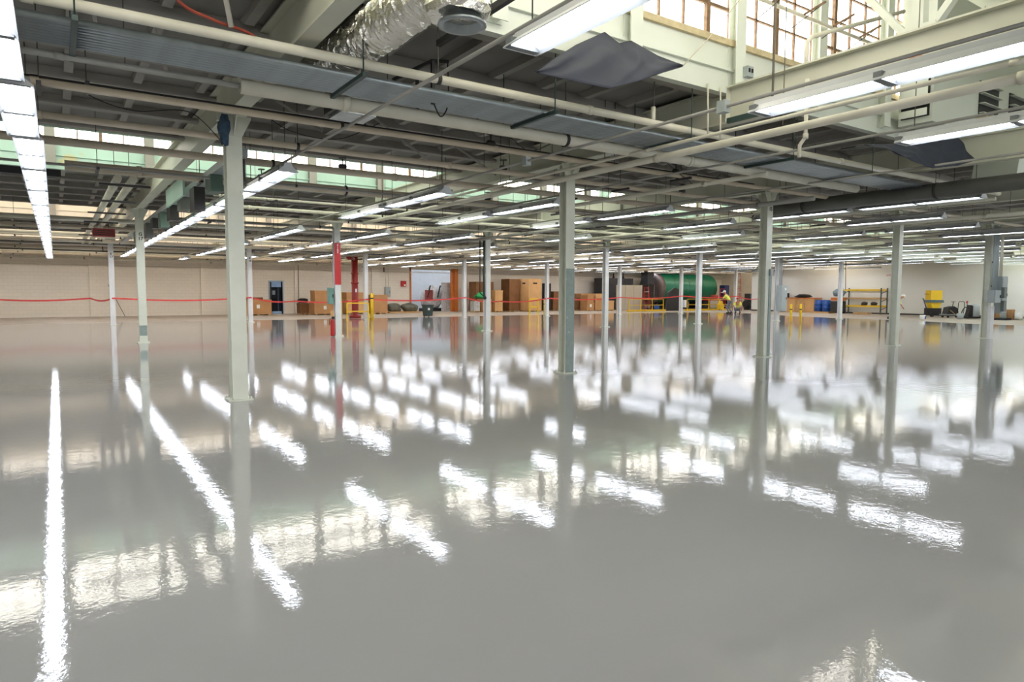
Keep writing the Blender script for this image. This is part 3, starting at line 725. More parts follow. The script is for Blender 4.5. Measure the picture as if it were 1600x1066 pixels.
# ------------------------------------------------------------------ smaller ceiling fittings
for k, x in enumerate((7.37, 7.63)):
    tag(MB().tube([(x, 6.17, 4.32), (x, 6.15, 3.62)], .012, 7).build('support_rod', M_pipe), 'thin white rod dropping from the roof before the second roof beam, %s of two' % ('front', 'rear')[k], 'rod')
t = thing('drop_pipe', 'white crooked drop pipe under the upper right strip light', 'pipe', (7.2, 4.6, 0))
MB().tube([(0, 0, 3.95), (0, 0, 3.3), (0, .07, 3.22), (0, .07, 3.08)], .022, 10).build('pipe_run', M_pipe, t); MB().tube([(0, 0, 3.34), (0, 0, 3.28)], .03, 10).build('elbow', M_pipe, t)
t = thing('window_operator', 'pale shaft with thin arms that opens the big clerestory windows', 'window opener', (9.6, 5.9, 5.5))
MB().tube([(-1.6, 0, 0), (3.0, 0, 0)], .028, 10).build('shaft', M_pipe, t)
for k in range(6):
    a = -1.3+k*.75; MB().bar((a, 0, 0), (a+.1, -.3, .12), .012, .03).build('arm', M_sash, t); MB().bar((a+.1, -.3, .12), (a+.02, .18, -.12), .01, .01).build('arm', M_dark, t)
t = thing('vent_pipe', 'pale pipe rising across the big clerestory windows', 'pipe', (8.1, 5.2, 4.36)); MB().tube([(0, 0, 0), (0, 0, .36), (.12, 0, .46), (2.4, 0, 1.3)], .03, 10).build('pipe_run', M_pipe, t)
tag(MB().tube([(6.46, 5.8, 4.28), (7.0, 5.9, 4.72), (7.76, 6.0, 5.44)], .006, 5).build('tie_cord', M_pipeb), 'thin cord tying the corner of the black plastic sheet to the window wall', 'cord')
t = thing('socket_box', 'small grey twin socket box on the window post above the second roof beam', 'electrical box', (8.02, 6.02, 4.55)); MB().cbox((0, 0, 0), (.13, .08, .14)).build('case', M_egrey, t)
for a in (-.03, .03): MB().cbox((a, -.045, .01), (.03, .012, .05)).build('socket', M_black, t)
random.seed(3)
def wire(pts, label, r=.006, m=M_black): tag(MB().tube(curve_tube(pts, r, steps=10), r, 5).build('cable', m), label, 'cable')
wire([(2.3, 9.2, 3.85), (2.6, 9.0, 3.6), (3.2, 8.9, 3.55), (3.9, 9.1, 3.9)], 'thin black cable looping right of the blue rag column')
wire([(4.6, 8.0, 3.95), (5.2, 7.8, 3.66), (5.9, 8.2, 3.6), (6.6, 8.4, 3.9)], 'thin black cable sagging above the centre of the hall')
wire([(9.0, 8.6, 3.95), (9.6, 8.5, 3.6), (10.4, 8.8, 3.55), (11.2, 9.0, 3.9)], 'black cable sagging between the second and third roof beams')
wire([(.2, 9.4, 3.9), (.5, 9.3, 3.72), (.9, 9.5, 3.7), (1.5, 9.6, 3.8), (1.9, 9.7, 3.5)], 'thin cable drooping before the head of the blue rag column')
def valve(x, y, z, label, m=M_dark):
    t = thing('valve', label, 'valve', (x, y, z)); MB().lathe([(.03, -.07), (.045, -.05), (.045, .05), (.03, .07)], (0, 0, 0), 10, 'x').build('body', m, t)
    MB().tube([(0, 0, .03), (0, 0, .14)], .01, 6).build('stem', m, t); g = MB(); g.tube([(.06*math.cos(a*PI/8), .06*math.sin(a*PI/8), .14) for a in range(17)], .008, 5); g.build('hand_wheel', m, t)
for k, (x, y, z, lab) in enumerate([(5.42, 8.55, 3.71, 'dark valve on the beige pipe at the centre of the ceiling'), (6.6, 10.0, 3.69, 'dark valve on the beige pipe before the plated column'), (9.4, 8.55, 3.71, 'dark valve on the beige pipe past the plated column'),
        (4.3, 11.7, 3.73, 'dark valve below the green clerestory'), (11.2, 10.0, 3.69, 'dark valve on the beige pipe before the C 15 column'), (3.4, 13.7, 3.74, 'dark valve on the thick beige pipe behind the blue rag column'), (8.6, 13.7, 3.74, 'dark valve on the thick beige pipe behind the plated column')]): valve(x, y, z, lab)
# short angled struts under the deck
for k, (a, b, lab) in enumerate([((.35, 7.5, 4.4), (.42, 7.5, 3.8), 'short pale strut hanging over the conduit bank, first one'), ((.95, 8.0, 4.4), (1.05, 8.0, 3.75), 'short pale strut hanging behind the conduit bank'),
        ((1.15, 6.0, 4.4), (1.35, 6.35, 3.8), 'slanted pale strut hanging above the red-brown hose'), ((3.9, 7.9, 4.4), (3.9, 7.9, 3.68), 'dark strut dropping to the thick cream pipe by the air diffuser'),
        ((2.3, 9.9, 4.4), (3.1, 9.2, 3.7), 'diagonal pale brace right of the blue rag column'), ((4.4, 10.6, 4.4), (5.3, 10.2, 3.66), 'diagonal grey brace before the green clerestory'), ((6.0, 11.2, 4.4), (6.9, 10.7, 3.7), 'diagonal grey brace left of the plated column')]):
    tag(MB().bar(a, b, .035, .035).build('brace_strut', M_dark if 'dark' in lab else M_rib), lab, 'strut')

# ------------------------------------------------------------------ the back of the hall
# doorway and the room beyond it
g = MB(); g.box(DX0-.08, DX0, BACK-.05, BACK+.3, 0, 2.28); g.box(DX1, DX1+.08, BACK-.05, BACK+.3, 0, 2.28); g.box(DX0, DX1, BACK-.05, BACK+.3, 2.2, 2.28)
struct(g.build('door_1', mat('door_frame_grey', (176, 190, 200), .5)))
g = MB(); g.box(9, 18, BACK+.3, 55, -.1, 0); g.box(9, 18, 55, 55.2, 0, 3.4); g.box(9, 9.2, BACK+.3, 55, 0, 3.4); g.box(18, 18.2, BACK+.3, 55, 0, 3.4); g.box(9, 18.2, BACK+.3, 55.2, 3.4, 3.5)
struct(g.build('wall_side_room', mat('side_room_paint', (188, 200, 214), .5)))
g = MB(); g.box(11, 16, 50.9, 51.2, 3.3, 3.36); tag(g.build('ceiling_light', mat('side_room_lamp', (235, 242, 255), emit=10)), 'bright ceiling light in the room beyond the small doorway', 'ceiling light')
for k, x in enumerate((13.0, 13.75)):
    t = thing('dark_cabinet', 'dark upright cabinet, %s one seen through the small doorway' % ('left', 'right')[k], 'cabinet', (x, 50.0, 0))
    MB().box(-.3, .3, -.25, .25, .1, 1.85).build('body', M_black, t); dp = MB().box(-.22, .22, -.27, -.25, 1.0, 1.7).build('door_panel', M_dark, t); MB().box(-.1, .1, -.285, -.27, 1.3, 1.6).build('notice', M_white, dp)
t = thing('open_door', 'dark door leaf standing open in the small doorway', 'door', (DX0+.02, BACK-.02, 0))
lf = MB().box(0, .05, -.0, -.0-.16, .02, 2.18).build('leaf', M_black, t); MB().lathe([(.02, -.06), (.02, .0)], (.06, -.1, 1.0), 8, 'x').build('door_knob', M_galv, lf)

def crate(x, y, z, w_, d, h, m, label, rz=0, base=True, lid=True, group='cardboard boxes along the back wall', labelp=False, slots=False):
    t = thing('cardboard_box', label, 'box', (x, y, z), rz, group)
    MB().box(-w_/2, w_/2, -d/2, d/2, .09 if base else 0, h).build('carton', m, t)
    if base:
        g = MB()
        for a in (-.4, 0, .4): g.box(a*w_-.05, a*w_+.05, -d/2, d/2, 0, .07)
        g.box(-w_/2, w_/2, -d/2, d/2, .07, .09); g.build('pallet_base', M_wood if base is True else M_dark, t)
    if lid: MB().box(-w_/2-.015, w_/2+.015, -d/2-.015, d/2+.015, h-.12, h+.01).build('lid', m, t)
    if labelp: MB().box(-.1, .1, -d/2-.02, -d/2-.012, h*.45, h*.45+.24).build('paper_label', M_white, t)
    if slots:
        MB().box(-.2, .2, -d/2-.012, -d/2-.004, h-.42, h-.3).build('hand_slot', M_black, t)
        MB().box(-w_/2-.012, -w_/2-.004, -.2, .2, h-.42, h-.3).build('hand_slot', M_black, t)
    return t
crate(10.65, 45.1, 0, 1.65, 1.2, 1.0, M_box, 'low wide brown cardboard crate left of the small doorway', labelp=True)
g = MB(); g.tube([(10.0, 45.0, 1.085), (11.1, 45.2, 1.085)], .07, 10); tag(g.build('rolled_mat', M_box3), 'dark rolled mat lying on the crate left of the doorway', 'roll')
crate(13.75, 45.3, 0, .6, .8, .74, M_box3, 'small dark brown box at the left of the stack right of the doorway')
crate(14.65, 44.1, 0, 1.4, 1.2, .8, M_box, 'wide bottom box of the stack right of the doorway', labelp=True)
crate(14.7, 44.15, .83, 1.3, 1.0, .76, M_box, 'upper box of the stack right of the doorway', base=False)
g = MB(); g.blob((13.75, 45.3, .9), (.7, .6, .3), 11); tag(g.build('dark_bag', M_black), 'black bag lying on the small dark brown box', 'bag')
crate(16.9, 44.3, 0, 1.2, 1.1, .95, M_box2, 'bottom box of the pair behind the fat red pipe')
crate(16.9, 44.3, .98, 1.35, 1.1, .5, M_box, 'top box of the pair behind the fat red pipe', base=False)
crate(18.55, 44.1, 0, 1.05, 1.2, 1.32, M_box, 'tall brown box right of the yellow bollard by the red pipe')
# red stand pipe
t = thing('red_standpipe', 'fat red vertical fire main with a side branch and flanged foot', 'pipe', (14.45, 37.6, 0))
MB().lathe([(.34, 0), (.34, .16), (.2, .18), (.19, .5), (.19, 3.55)], n=20).build('riser', M_redo, t)
MB().tube([(0, 0, 3.4), (-.3, -.5, 3.42), (-1.0, -1.6, 3.42)], .09, 12).build('branch', M_redo, t)
for z in (2.0, 2.55): MB().lathe([(.23, z), (.23, z+.08)], n=18).build('coupling', M_redo, t)
MB().lathe([(.08, -.3), (.09, -.16)], (0, 0, .9), 12, 'y').build('valve', M_red, t)
MB().box(-.05, .05, -.2, -.19, 1.5, 1.7).build('tag', M_white, t)
# yellow rail and bollards
def bollard(x, y, h, r, label, z0=0):
    t = thing('bollard', label, 'bollard', (x, y, z0), 0, 'yellow bollards'); g = MB(); g.lathe([(r, 0), (r, h-r*.6), (r*.7, h-r*.15), (.01, h)], n=14); g.build('post', M_yel, t)
    MB().lathe([(r*1.03, h-.32), (r*1.03, h-.26)], n=14).build('dark_band', M_black, t); return t
bollard(14.05, 34.1, 1.46, .085, 'tall yellow bollard right of the fat red pipe')
bollard(32.55, 21.3, .95, .06, 'left one of two yellow bollards near the electrical cabinet')
bollard(33.05, 21.05, .95, .06, 'right one of two yellow bollards near the electrical cabinet')
bollard(26.9, 35.7, 1.05, .09, 'yellow bollard just left of the column before the tall tan crate')
bollard(27.9, 35.3, 1.05, .09, 'yellow bollard just right of the column before the tall tan crate')
def rail(x, y, L_, h, rz, label, posts=3, kick=True, r=.025):
    t = thing('guard_rail', label, 'railing', (x, y, 0), rz, 'yellow guard rails')
    for k in range(posts): MB().bar((L_*k/(posts-1), 0, 0), (L_*k/(posts-1), 0, h), 2*r, 2*r).build('post', M_yel, t)
    MB().bar((0, 0, h), (L_, 0, h), 2*r, 2*r).build('top_rail', M_yel, t); MB().bar((0, 0, h*.52), (L_, 0, h*.52), 2*r, 2*r).build('mid_rail', M_yel, t)
    if kick: MB().box(-.2, L_+.2, -.12, .12, 0, .14).build('curb', M_yel, t)
    return t
rail(12.75, 34.35, 1.15, .92, -.15, 'short yellow guard rail around the thin column by the red pipe', 2, False, .03)
rail(25.95, 36.1, .6, 1.1, -.2, 'narrow yellow gate frame before the tall tan crate', 2, False, .04)
rail(38.5, 39.7, 3.75, 1.0, -.05, 'yellow guard rail left of the black draped sheet by the green tank', 4)
rail(45.1, 39.4, 5.6, 1.0, .0, 'long yellow guard rail before the green tank, right of the black drape', 5)
# wall items
ebox('panel_board', 'grey electrical panel on the cream wall above the tarps', 'electrical box', (20.53, BACK-.12, 1.15), (.4, .16, .75))
t = thing('wall_conduit', 'thin conduits rising on the cream wall above the grey panel', 'conduit', (20.53, BACK-.06, 0))
for a in (-.1, .1): MB().tube([(a, 0, 1.8), (a, 0, 3.3)], .015, 6).build('conduit', M_pipe, t)
MB().tube([(-.1, 0, 2.7), (-1.4, 0, 2.7)], .012, 6).build('conduit', M_pipeb, t)
t = thing('fire_alarm_box', 'small red fire alarm box on the cream wall left of the orange opening', 'alarm', (21.85, BACK-.1, 1.95))
MB().box(-.2, .2, -.06, .1, 0, .42).build('case', M_red, t); MB().box(.0, .14, -.075, -.06, .03, .16).build('label_plate', M_white, t)
t = thing('wall_sprinkler_riser', 'dark drop pipe with valve high on the cream wall beside the orange opening', 'pipe', (20.2, BACK-.25, 0))
MB().tube([(0, 0, 3.9), (0, 0, 3.0)], .04, 8).build('drop', M_dark, t); MB().cbox((0, 0, 3.75), (.3, .2, .16)).build('valve', M_dark, t)
t = thing('wall_conduit', 'thin dark conduit down the cream wall right of the small doorway', 'conduit', (13.9, BACK-.17, 0)); MB().tube([(0, 0, .05), (0, 0, 3.6)], .02, 6).build('conduit', M_rod, t)
g = MB(); g.bar((3.4, BACK-.3, .0), (2.6, BACK-.2, 1.9), .03, .03); tag(g.build('leaning_pole', M_dark), 'thin dark pole leaning on the cream wall behind the leftmost column', 'pole')
for k, (x, y, s_) in enumerate([(20.45, 45.5, 1.15), (21.75, 45.6, 1.35)]):
    t = thing('covered_pallet', 'tarp-covered low heap on a pallet, %s one below the red alarm box' % ('left', 'right')[k], 'pallet', (x, y, 0))
    MB().box(-s_/2, s_/2, -.5, .5, .0, .1).build('pallet', M_wood, t); MB().blob((0, 0, .38), (s_*.95, .9, .62), 5+k, 18, 10, .1).build('tarp', M_tarp, t)
# orange framed opening
g = MB(); g.box(OX0-.1, OX0, BACK-.1, BACK+.3, 0, 3.4); struct(g.build('trim_2', M_ora))
g = MB(); g.box(OX1-.45, OX1-.15, BACK-.35, BACK+.1, 0, 3.4); g.box(OX1-.62, OX1-.45, BACK-.2, BACK+.1, 0, 3.4); struct(g.build('trim_3', M_ora))
g = MB(); g.box(OX0-.1, OX1+.1, BACK-.1, BACK+.1, 3.25, 3.4); struct(g.build('trim_4', M_pipe))
g = MB(); g.box(20, 32, BACK+3.5, BACK+3.6, 0, 4); struct(MB().box(20, 32, BACK+.3, BACK+3.5, -.1, 0).build('floor', M_dryfl))
struct(g.build('wall_plastic_lined', mat('blue_white_sheet', (206, 214, 228), .5, var=.05)))
g = MB(); g.box(20, 32, BACK+.3, BACK+3.6, 4, 4.1); struct(g.build('ceiling', M_white))
li = MB(); li.box(22, 29, BACK+1.2, BACK+1.4, 3.93, 3.99); tag(li.build('ceiling_light', mat('side_room_lamp2', (235, 242, 255), emit=8)), 'light above the passage behind the orange-framed opening', 'ceiling light')
t = thing('wrapped_machine', 'machine wrapped in crumpled clear plastic inside the orange-framed opening', 'machine', (25.0, BACK+1.3, 0))
MB().box(-1.0, .9, -.4, .4, 0, .25).build('skid', M_black, t); MB().blob((0, 0, 1.05), (1.9, .9, 1.7), 4, 20, 12, .12).build('plastic_wrap', M_clear, t)
MB().box(-.85, -.2, -.52, -.4, .9, 1.7).build('red_cover', mat('dusty_red', (150, 70, 70), .6, var=.3, scale=9), t)
for k, a in enumerate((-.7, -.2, .2)): MB().bar((a, -.5, 1.1), (a+.3, -.45, 2.05), .16, .05).build('strap_panel', (M_black, M_white, M_black)[k], t)
t = thing('clear_curtain', 'bright crumpled clear plastic curtain at the right of the orange-framed opening', 'plastic sheet', (25.9, BACK+.45, 0))
g = MB(); vs = []; 
for i in range(25):
    for j in range(2): vs.append((-.55+1.0*i/24, .06*math.sin(i*1.7), (0, 2.3)[j]))
g.add(vs, [(2*i, 2*i+2, 2*i+3, 2*i+1) for i in range(24)], True); g.build('curtain_film', M_clear, t)
# waste bin
t = thing('waste_bin', 'dark green wheeled waste bin standing at the edge of the coated floor', 'bin', (18.85, 36.95, 0))
MB().prism([(-.2, .06), (.2, .06), (.27, .7), (-.27, .7)], -.24, .24, 'y').build('body', mat('bin_green', (44, 62, 58), .5), t)
MB().box(-.3, .3, -.28, .28, .7, .76).build('lid', mat('bin_green', (44, 62, 58)), t); MB().box(-.12, .02, -.262, -.25, .42, .56).build('label_sticker', M_white, t)
for a in (-.16, .16): MB().lathe([(.06, -.02), (.06, .02)], (a, .18, .06), 10, 'x').build('wheel', M_black, t)
# crates right of the opening
crate(27.9, 45.4, 0, 1.6, 1.1, 2.35, M_box3, 'tall brown crate at the back behind the column with the green drop pipe', lid=False)
crate(28.4, 44.0, 0, .7, .8, .85, M_box2, 'pale tan box at the foot of the brown crate, right half')
crate(28.4, 44.0, .88, .7, .8, .8, M_box2, 'tan box stacked on the pale tan box by the drop-pipe column', base=False)
crate(27.4, 44.1, 0, .75, .8, 1.0, M_box2, 'pale tan box below the green bag')
crate(26.6, 44.2, 0, .5, .6, .85, mat('printed_carton', (190, 192, 190), .7, var=.45, scale=22), 'grey-white mottled box left of the pale tan box, below the green bag', lid=False)
g = MB(); g.blob((27.2, 44.1, 1.26), (1.2, .6, .46), 8, 16, 10); tag(g.build('green_bag', M_green), 'green bag heaped on the boxes right of the orange opening', 'bag')
t = crate(31.6, 43.9, 0, 1.25, 1.3, 2.62, M_box2, 'very tall tan crate with dark hand slots right of centre', lid=False, slots=True)
t = crate(30.35, 44.9, 0, 1.0, 1.2, 2.6, M_box3, 'tall brown crate standing against the left of the very tall tan crate', lid=False)
t = thing('dark_locker', 'narrow dark locker behind the white column, right of the very tall crate', 'locker', (34.3, 45.3, 0)); MB().box(-.25, .25, -.3, .3, 0, 2.3).build('body', M_dark, t); MB().box(-.2, .2, -.32, -.3, .1, 2.2).build('door', M_black, t)
crate(35.3, 45.4, 0, 1.2, 1.0, 1.05, M_box3, 'dark brown box left of the column with the grey-green plate, lower')
crate(35.3, 45.4, 1.08, 1.05, 1.0, .55, M_box3, 'dark brown box left of the column with the grey-green plate, upper', base=False, lid=False)
for k, (x, y, z, w_, h, m, lab) in enumerate([(37.1, 43.3, 0, .75, .72, M_box, 'box with white label at the left of the pile right of the plated column'), (37.1, 43.3, .75, .65, .55, M_box, 'box on top of the white-labelled one in the pile'),
        (38.05, 43.3, 0, .85, 1.05, M_box, 'square brown box in the middle of the pile'), (39.1, 43.1, 0, .9, .85, M_box2, 'low tan box at the right of the pile'),
        (38.6, 44.8, 0, 2.6, 1.45, M_box, 'long brown box at the back of the pile'), (38.05, 43.3, 1.08, .7, .35, M_box2, 'small tan box on the square brown box'), (36.75, 44.7, 0, .7, 1.2, M_box3, 'dark box behind the white-labelled one')]):
    crate(x, y, z, w_, .9, h, m, lab, base=(z == 0), labelp=(k == 0))
# beige partition and dark machine behind it
t = thing('partition_screen', 'beige panel screen left of the green tank', 'partition', (41.6, 42.9, 0))
for k in range(3): MB().box(-1.55+k*1.03, -.54+k*1.03, -.04, .04, .05, 2.2).build('panel', mat('partition_beige', (176, 166, 148), .7, var=.04), t)
t = thing('dark_machine', 'dark machinery cabinet rising behind the beige panel screen', 'machine', (42.2, 45.3, 0))
MB().box(-1.9, 1.6, -.6, .8, 0, 2.85).build('body', M_dark, t)
for a in (-1.4, -.3, .9): MB().lathe([(.12, 0), (.05, .3), (.05, .5)], (a, 0, 2.85), 10).build('vent_stack', M_black, t)
MB().box(-1.0, .4, -.3, .3, 3.3, 3.38).build('top_tray', M_galv, t)
# green tank
t = thing('green_tank', 'large horizontal green cylindrical boiler with a dark open end at the back', 'tank', (48.6, 44.8, 2.0))
MB().lathe([(.4, -1.9), (1.3, -1.9), (1.36, -1.85), (1.36, 5.4), (1.2, 5.6)], (0, 0, 0), 36, 'x').build('shell', M_grn, t)
MB().lathe([(1.05, -2.5), (1.42, -2.5), (1.42, -1.9), (1.05, -1.9)], (0, 0, 0), 36, 'x').build('end_ring', mat('rust_grey_ring', (92, 78, 74), .6, var=.3), t)
MB().lathe([(1.05, -2.4), (1.05, -2.35)], (0, 0, 0), 36, 'x').build('end_face', M_black, t)
for a in (0, 60, 120):
    c_, s_ = math.cos(math.radians(a)), math.sin(math.radians(a)); MB().bar((-2.44, -c_*1.0, -s_*1.0), (-2.44, c_*1.0, s_*1.0), .05, .04).build('end_brace', M_dark, t)
for a in (-.6, 1.4, 3.4): MB().lathe([(1.375, a), (1.375, a+.07)], (0, 0, 0), 36, 'x').build('band', mat('tank_band', (24, 96, 72)), t)
for a in (-1.2, 1.5, 4.2): MB().box(a-.15, a+.15, -1.0, 1.0, -1.95, -1.0).build('saddle', M_dark, t)
t = thing('black_equipment', 'dark piping and burner frame around the left end of the green tank', 'machine', (44.5, 43.4, 0))
MB().box(-.6, .2, -.4, .4, 2.3, 3.5).build('burner_housing', M_black, t); MB().tube([(-.4, -.3, 0), (-.4, -.3, 2.3)], .08, 8).build('leg', M_dark, t); MB().tube([(.3, -.3, 0), (.3, -.3, 2.3)], .08, 8).build('leg', M_dark, t)
MB().tube(curve_tube([(-.2, -.5, 2.4), (.3, -.7, 2.0), (.6, -.6, 1.2), (.4, -.6, .3)], .03), .03, 8).build('hose', M_black, t)
# platform below the tank
tag(MB().box(46.2, 54.6, 43.7, 46.0, 0, .045).build('machine_plinth', M_dark), 'dark steel plinth under the green tank', 'plinth')
g = MB(); g.prism([(43.2, .0), (44.9, .0), (44.85, 1.8), (44.3, 2.0), (43.5, 1.6)], 40.1, 40.25, 'y')
tag(g.build('draped_sheet', M_tarp if False else mat('black_drape', (50, 50, 50), .6, bump=.8, bscale=5)), 'black sheet draped down in front of the green tank between the guard rails', 'sheet')
tag(MB().tube(curve_tube([(47.9, 40.5, 7.1), (47.9, 40.5, 3.2), (47.85, 40.5, 1.2), (48.1, 40.5, .6)], .03), .035, 8).build('hanging_pipe', M_white), 'thin white pipe hanging in front of the green tank', 'pipe')
tag(MB().cbox((46.3, 43.3, 3.55), (.35, .2, .35)).build('pull_station_lamp', M_yel), 'yellow square box high beside the column at the green tank', 'lamp')
def ladder(x, y, h, wd, rz, label, m=M_red, double=True):
    t = thing('step_ladder', label, 'ladder', (x, y, 0), rz); n = int(h/.3)
    for s_ in (-1, 1):
        MB().bar((s_*wd/2, -.28, 0), (s_*wd*.32, 0, h), .05, .03).build('rail', m, t)
        if double: MB().bar((s_*wd/2, .3, 0), (s_*wd*.32, 0, h), .04, .025).build('rear_rail', m, t)
    for k in range(1, n):
        u = k/n; MB().cbox((0, -.28*(1-u), h*u), (wd*(1-.36*u), .07, .03)).build('step', M_white if k % 2 else m, t)
    MB().box(-wd*.36, wd*.36, -.08, .08, h, h+.04).build('top_cap', m, t)
    return t
ladder(42.75, 42.0, 1.95, .6, -.3, 'red step ladder in front of the beige screen end, left of the green tank')
ladder(51.2, 40.6, 1.9, .55, -.5, 'red step ladder behind the standing worker')
ladder(49.6, 37.7, 3.2, .6, -.6, 'tall red step ladder right of the crouching worker', double=True)
t = thing('bucket', 'blue bucket on the floor behind the left guard rail by the tank', 'bucket', (42.6, 40.6, 0)); MB().lathe([(.2, .02), (.24, .45)], n=16).build('pail', M_blue, t); MB().tube(curve_tube([(-.24, 0, .44), (0, 0, .56), (.24, 0, .44)], .01), .01, 6).build('handle', M_galv, t)
t = thing('mop_bucket', 'yellow mop bucket by the long guard rail near the workers', 'bucket', (48.6, 38.7, 0)); MB().prism([(-.2, .08), (.2, .08), (.27, .55), (-.27, .55)], -.2, .2, 'y').build('tub', M_yel, t); MB().prism([(-.18, .55), (.2, .55), (.14, .85), (-.1, .85)], -.12, .12, 'y').build('wringer', M_yel, t)
for a in (-.15, .15): MB().lathe([(.04, -.02), (.04, .02)], (a, 0, .05), 8, 'x').build('caster', M_black, t)
t = thing('work_table', 'red work bench with tools behind the standing worker', 'table', (52.2, 41.8, 0)); MB().box(-1.8, 1.4, -.4, .4, .85, .95).build('top', M_red, t)
for a in (-1.7, 1.3): MB().box(a-.04, a+.04, -.35, .35, 0, .85).build('leg', M_dark, t)
g = MB(); g.blob((51.6, 41.8, 1.145), (.9, .5, .4), 7); tag(g.build('tool_heap', M_redo), 'heap of reddish tools on the red work bench', 'tools')
for k, (x, y, h, lab) in enumerate([(46.2, 46.0, 2.9, 'tall navy cabinet right of the green tank'), ]):
    pass
t = thing('navy_cabinet', 'navy blue cabinet just right of the green tank', 'cabinet', (54.4, 42.9, 0)); MB().box(-.35, .35, -.3, .3, 0, 2.3).build('body', mat('navy', (28, 44, 92), .5), t); MB().box(-.3, .3, -.32, -.3, .1, 2.2).build('door', mat('navy', (28, 44, 92)), t)
t = thing('compressor', 'dark compressor with round tank near the tall red ladder', 'machine', (52.6, 38.6, 0)); MB().lathe([(.3, -.7), (.42, -.5), (.42, .5), (.3, .7)], (0, 0, .55), 18, 'x').build('tank', M_black, t); MB().box(-.4, .3, -.3, .3, .9, 1.5).build('motor', M_dark, t)
for a in (-.4, .4): MB().box(a-.05, a+.05, -.3, .3, 0, .2).build('foot', M_dark, t)
t = thing('yellow_compactor', 'small yellow machine low beside the drywall end', 'machine', (53.9, 38.3, 0)); MB().box(-.4, .4, -.4, .4, .1, .75).build('body', M_yel, t); MB().lathe([(.15, -.45), (.15, .45)], (0, 0, .16), 12, 'y').build('roller', M_dark, t)
g = MB(); g.tube([(38.9, 33.9, 0), (38.9, 33.9, 0)], .01, 6)
t = thing('corner_guard', 'white plastic corner guard at the foot of the column by the green tank', 'guard', (38.98, 34.45, 0)); MB().box(0.02, .16, -.16, .06, .45, 1.0).build('pad', M_white, t)

# ------------------------------------------------------------------ red barrier tape strung along the back
tp = [(-3, 36, 1.22), (1.3, 36.2, 1.18), (2.06, 34.38, 1.2), (7.885, 34.38, 1.22), (10.5, 36, 1.02), (13.88, 34.38, 1.12), (20.03, 34.38, 1.2), (23.5, 36, .95), (26.17, 34.38, 1.15), (32.52, 34.38, 1.2), (38.79, 34.38, 1.3), (45.15, 34.38, 1.28), (50.6, 36.3, 1.05)]
for k in range(len(tp)-1):
    a, b = Vector(tp[k]), Vector(tp[k+1]); g = MB(); n = 10; vs = []
    for i in range(n+1):
        u = i/n; p = a.lerp(b, u); p.z -= .12*math.sin(PI*u)
        tw = .0; vs += [p+Vector((0, 0, .035)), p-Vector((0, 0, .035)), p-Vector((0, -.004, .035)), p+Vector((0, .004, .035))]
    g.add(vs, [(4*i+j, 4*i+(j+1) % 4, 4*i+4+(j+1) % 4, 4*i+4+j) for i in range(n) for j in range(4)])
    tag(g.build('barrier_tape', M_tape), 'red barrier tape, %s span from the left along the far columns' % ORD[k], 'tape', 'red barrier tape spans')

# ------------------------------------------------------------------ along the drywall
t = thing('plywood_stack', 'long orange-tinted stack of plywood crates along the white wall', 'crate', (50.1, 31.7, 0))
for k in range(3): MB().box(-.5, .5, -1.25+k*.85, -.42+k*.85, 0, 1.1).build('crate_side', (M_box2, M_wood, M_box2)[k], t)
MB().box(-.55, .55, -1.3, 1.35, 1.1, 1.18).build('top_sheet', M_ora, t)
g = MB(); g.blob((49.9, 31.6, 1.3), (.6, 1.3, .26), 9); tag(g.build('tool_bag', M_black), 'black tool bag lying on the plywood stack', 'bag')
tag(MB().box(50.1, 50.6, 33.3, 33.8, 0, 1.55).build('black_case', M_black), 'tall black case at the left end of the plywood stack', 'case')
for k, (x, y) in enumerate([(49.6, 30.05), (49.5, 29.35)]):
    t = thing('barrel', 'blue plastic drum, %s one of two right of the plywood stack' % ('left', 'right')[k], 'barrel', (x, y, .12), 0, 'blue drums')
    MB().lathe([(.27, 0), (.31, .05), (.31, .28), (.325, .3), (.31, .32), (.31, .58), (.325, .6), (.31, .62), (.3, .84), (.26, .88)], n=20).build('drum', M_blue, t)
    MB().lathe([(.27, .88), (.27, .9)], n=20).build('lid', M_blue, t)
tag(MB().box(49.15, 50.0, 28.95, 30.42, 0, .12).build('pallet', M_wood), 'wooden pallet under the two blue drums', 'pallet')
t = thing('floor_scrubber', 'grey and orange floor machine right of the blue drums', 'machine', (49.4, 28.35, 0))
MB().box(-.35, .35, -.4, .4, .12, .95).build('body', M_dark, t); MB().blob((0, 0, 1.55), (.7, .8, .55), 3).build('bag', mat('bluegrey_bag', (110, 130, 140), .7), t); MB().box(-.3, .3, -.45, .45, .98, 1.22).build('deck', M_ora, t)
for a in (-.25, .25): MB().lathe([(.12, -.04), (.12, .04)], (a, -.3, .12), 12, 'x').build('wheel', M_black, t)
t = thing('pallet_rack', 'empty pallet rack with yellow beams against the white wall', 'rack', (50.3, 26.9, 0))
for y in (-1.5, 1.4):
    for x in (-.45, .45): MB().box(x-.035, x+.035, y-.035, y+.035, 0, 1.95).build('upright', mat('rack_green', (70, 80, 72), .5), t)
    for z in (.3, .9, 1.5): MB().bar((-.45, y, z), (.45, y, z+.25), .03, .03).build('brace', mat('rack_green', (70, 80, 72)), t)
for z in (.6, 1.18, 1.8):
    for x in (-.45, .45): MB().box(x-.03, x+.03, -1.5, 1.4, z-.06, z+.05).build('shelf_beam', M_yel if z != 1.18 else M_wood, t)
for k, (y, lab) in enumerate([(26.6, 'left dark tool case on the low shelf of the rack'), (25.9, 'right dark tool case on the low shelf of the rack')]):
    g = MB(); g.blob((49.85, y, .775), (.3, .45, .25), 12+k); tag(g.build('tool_case', M_dark), lab, 'case')
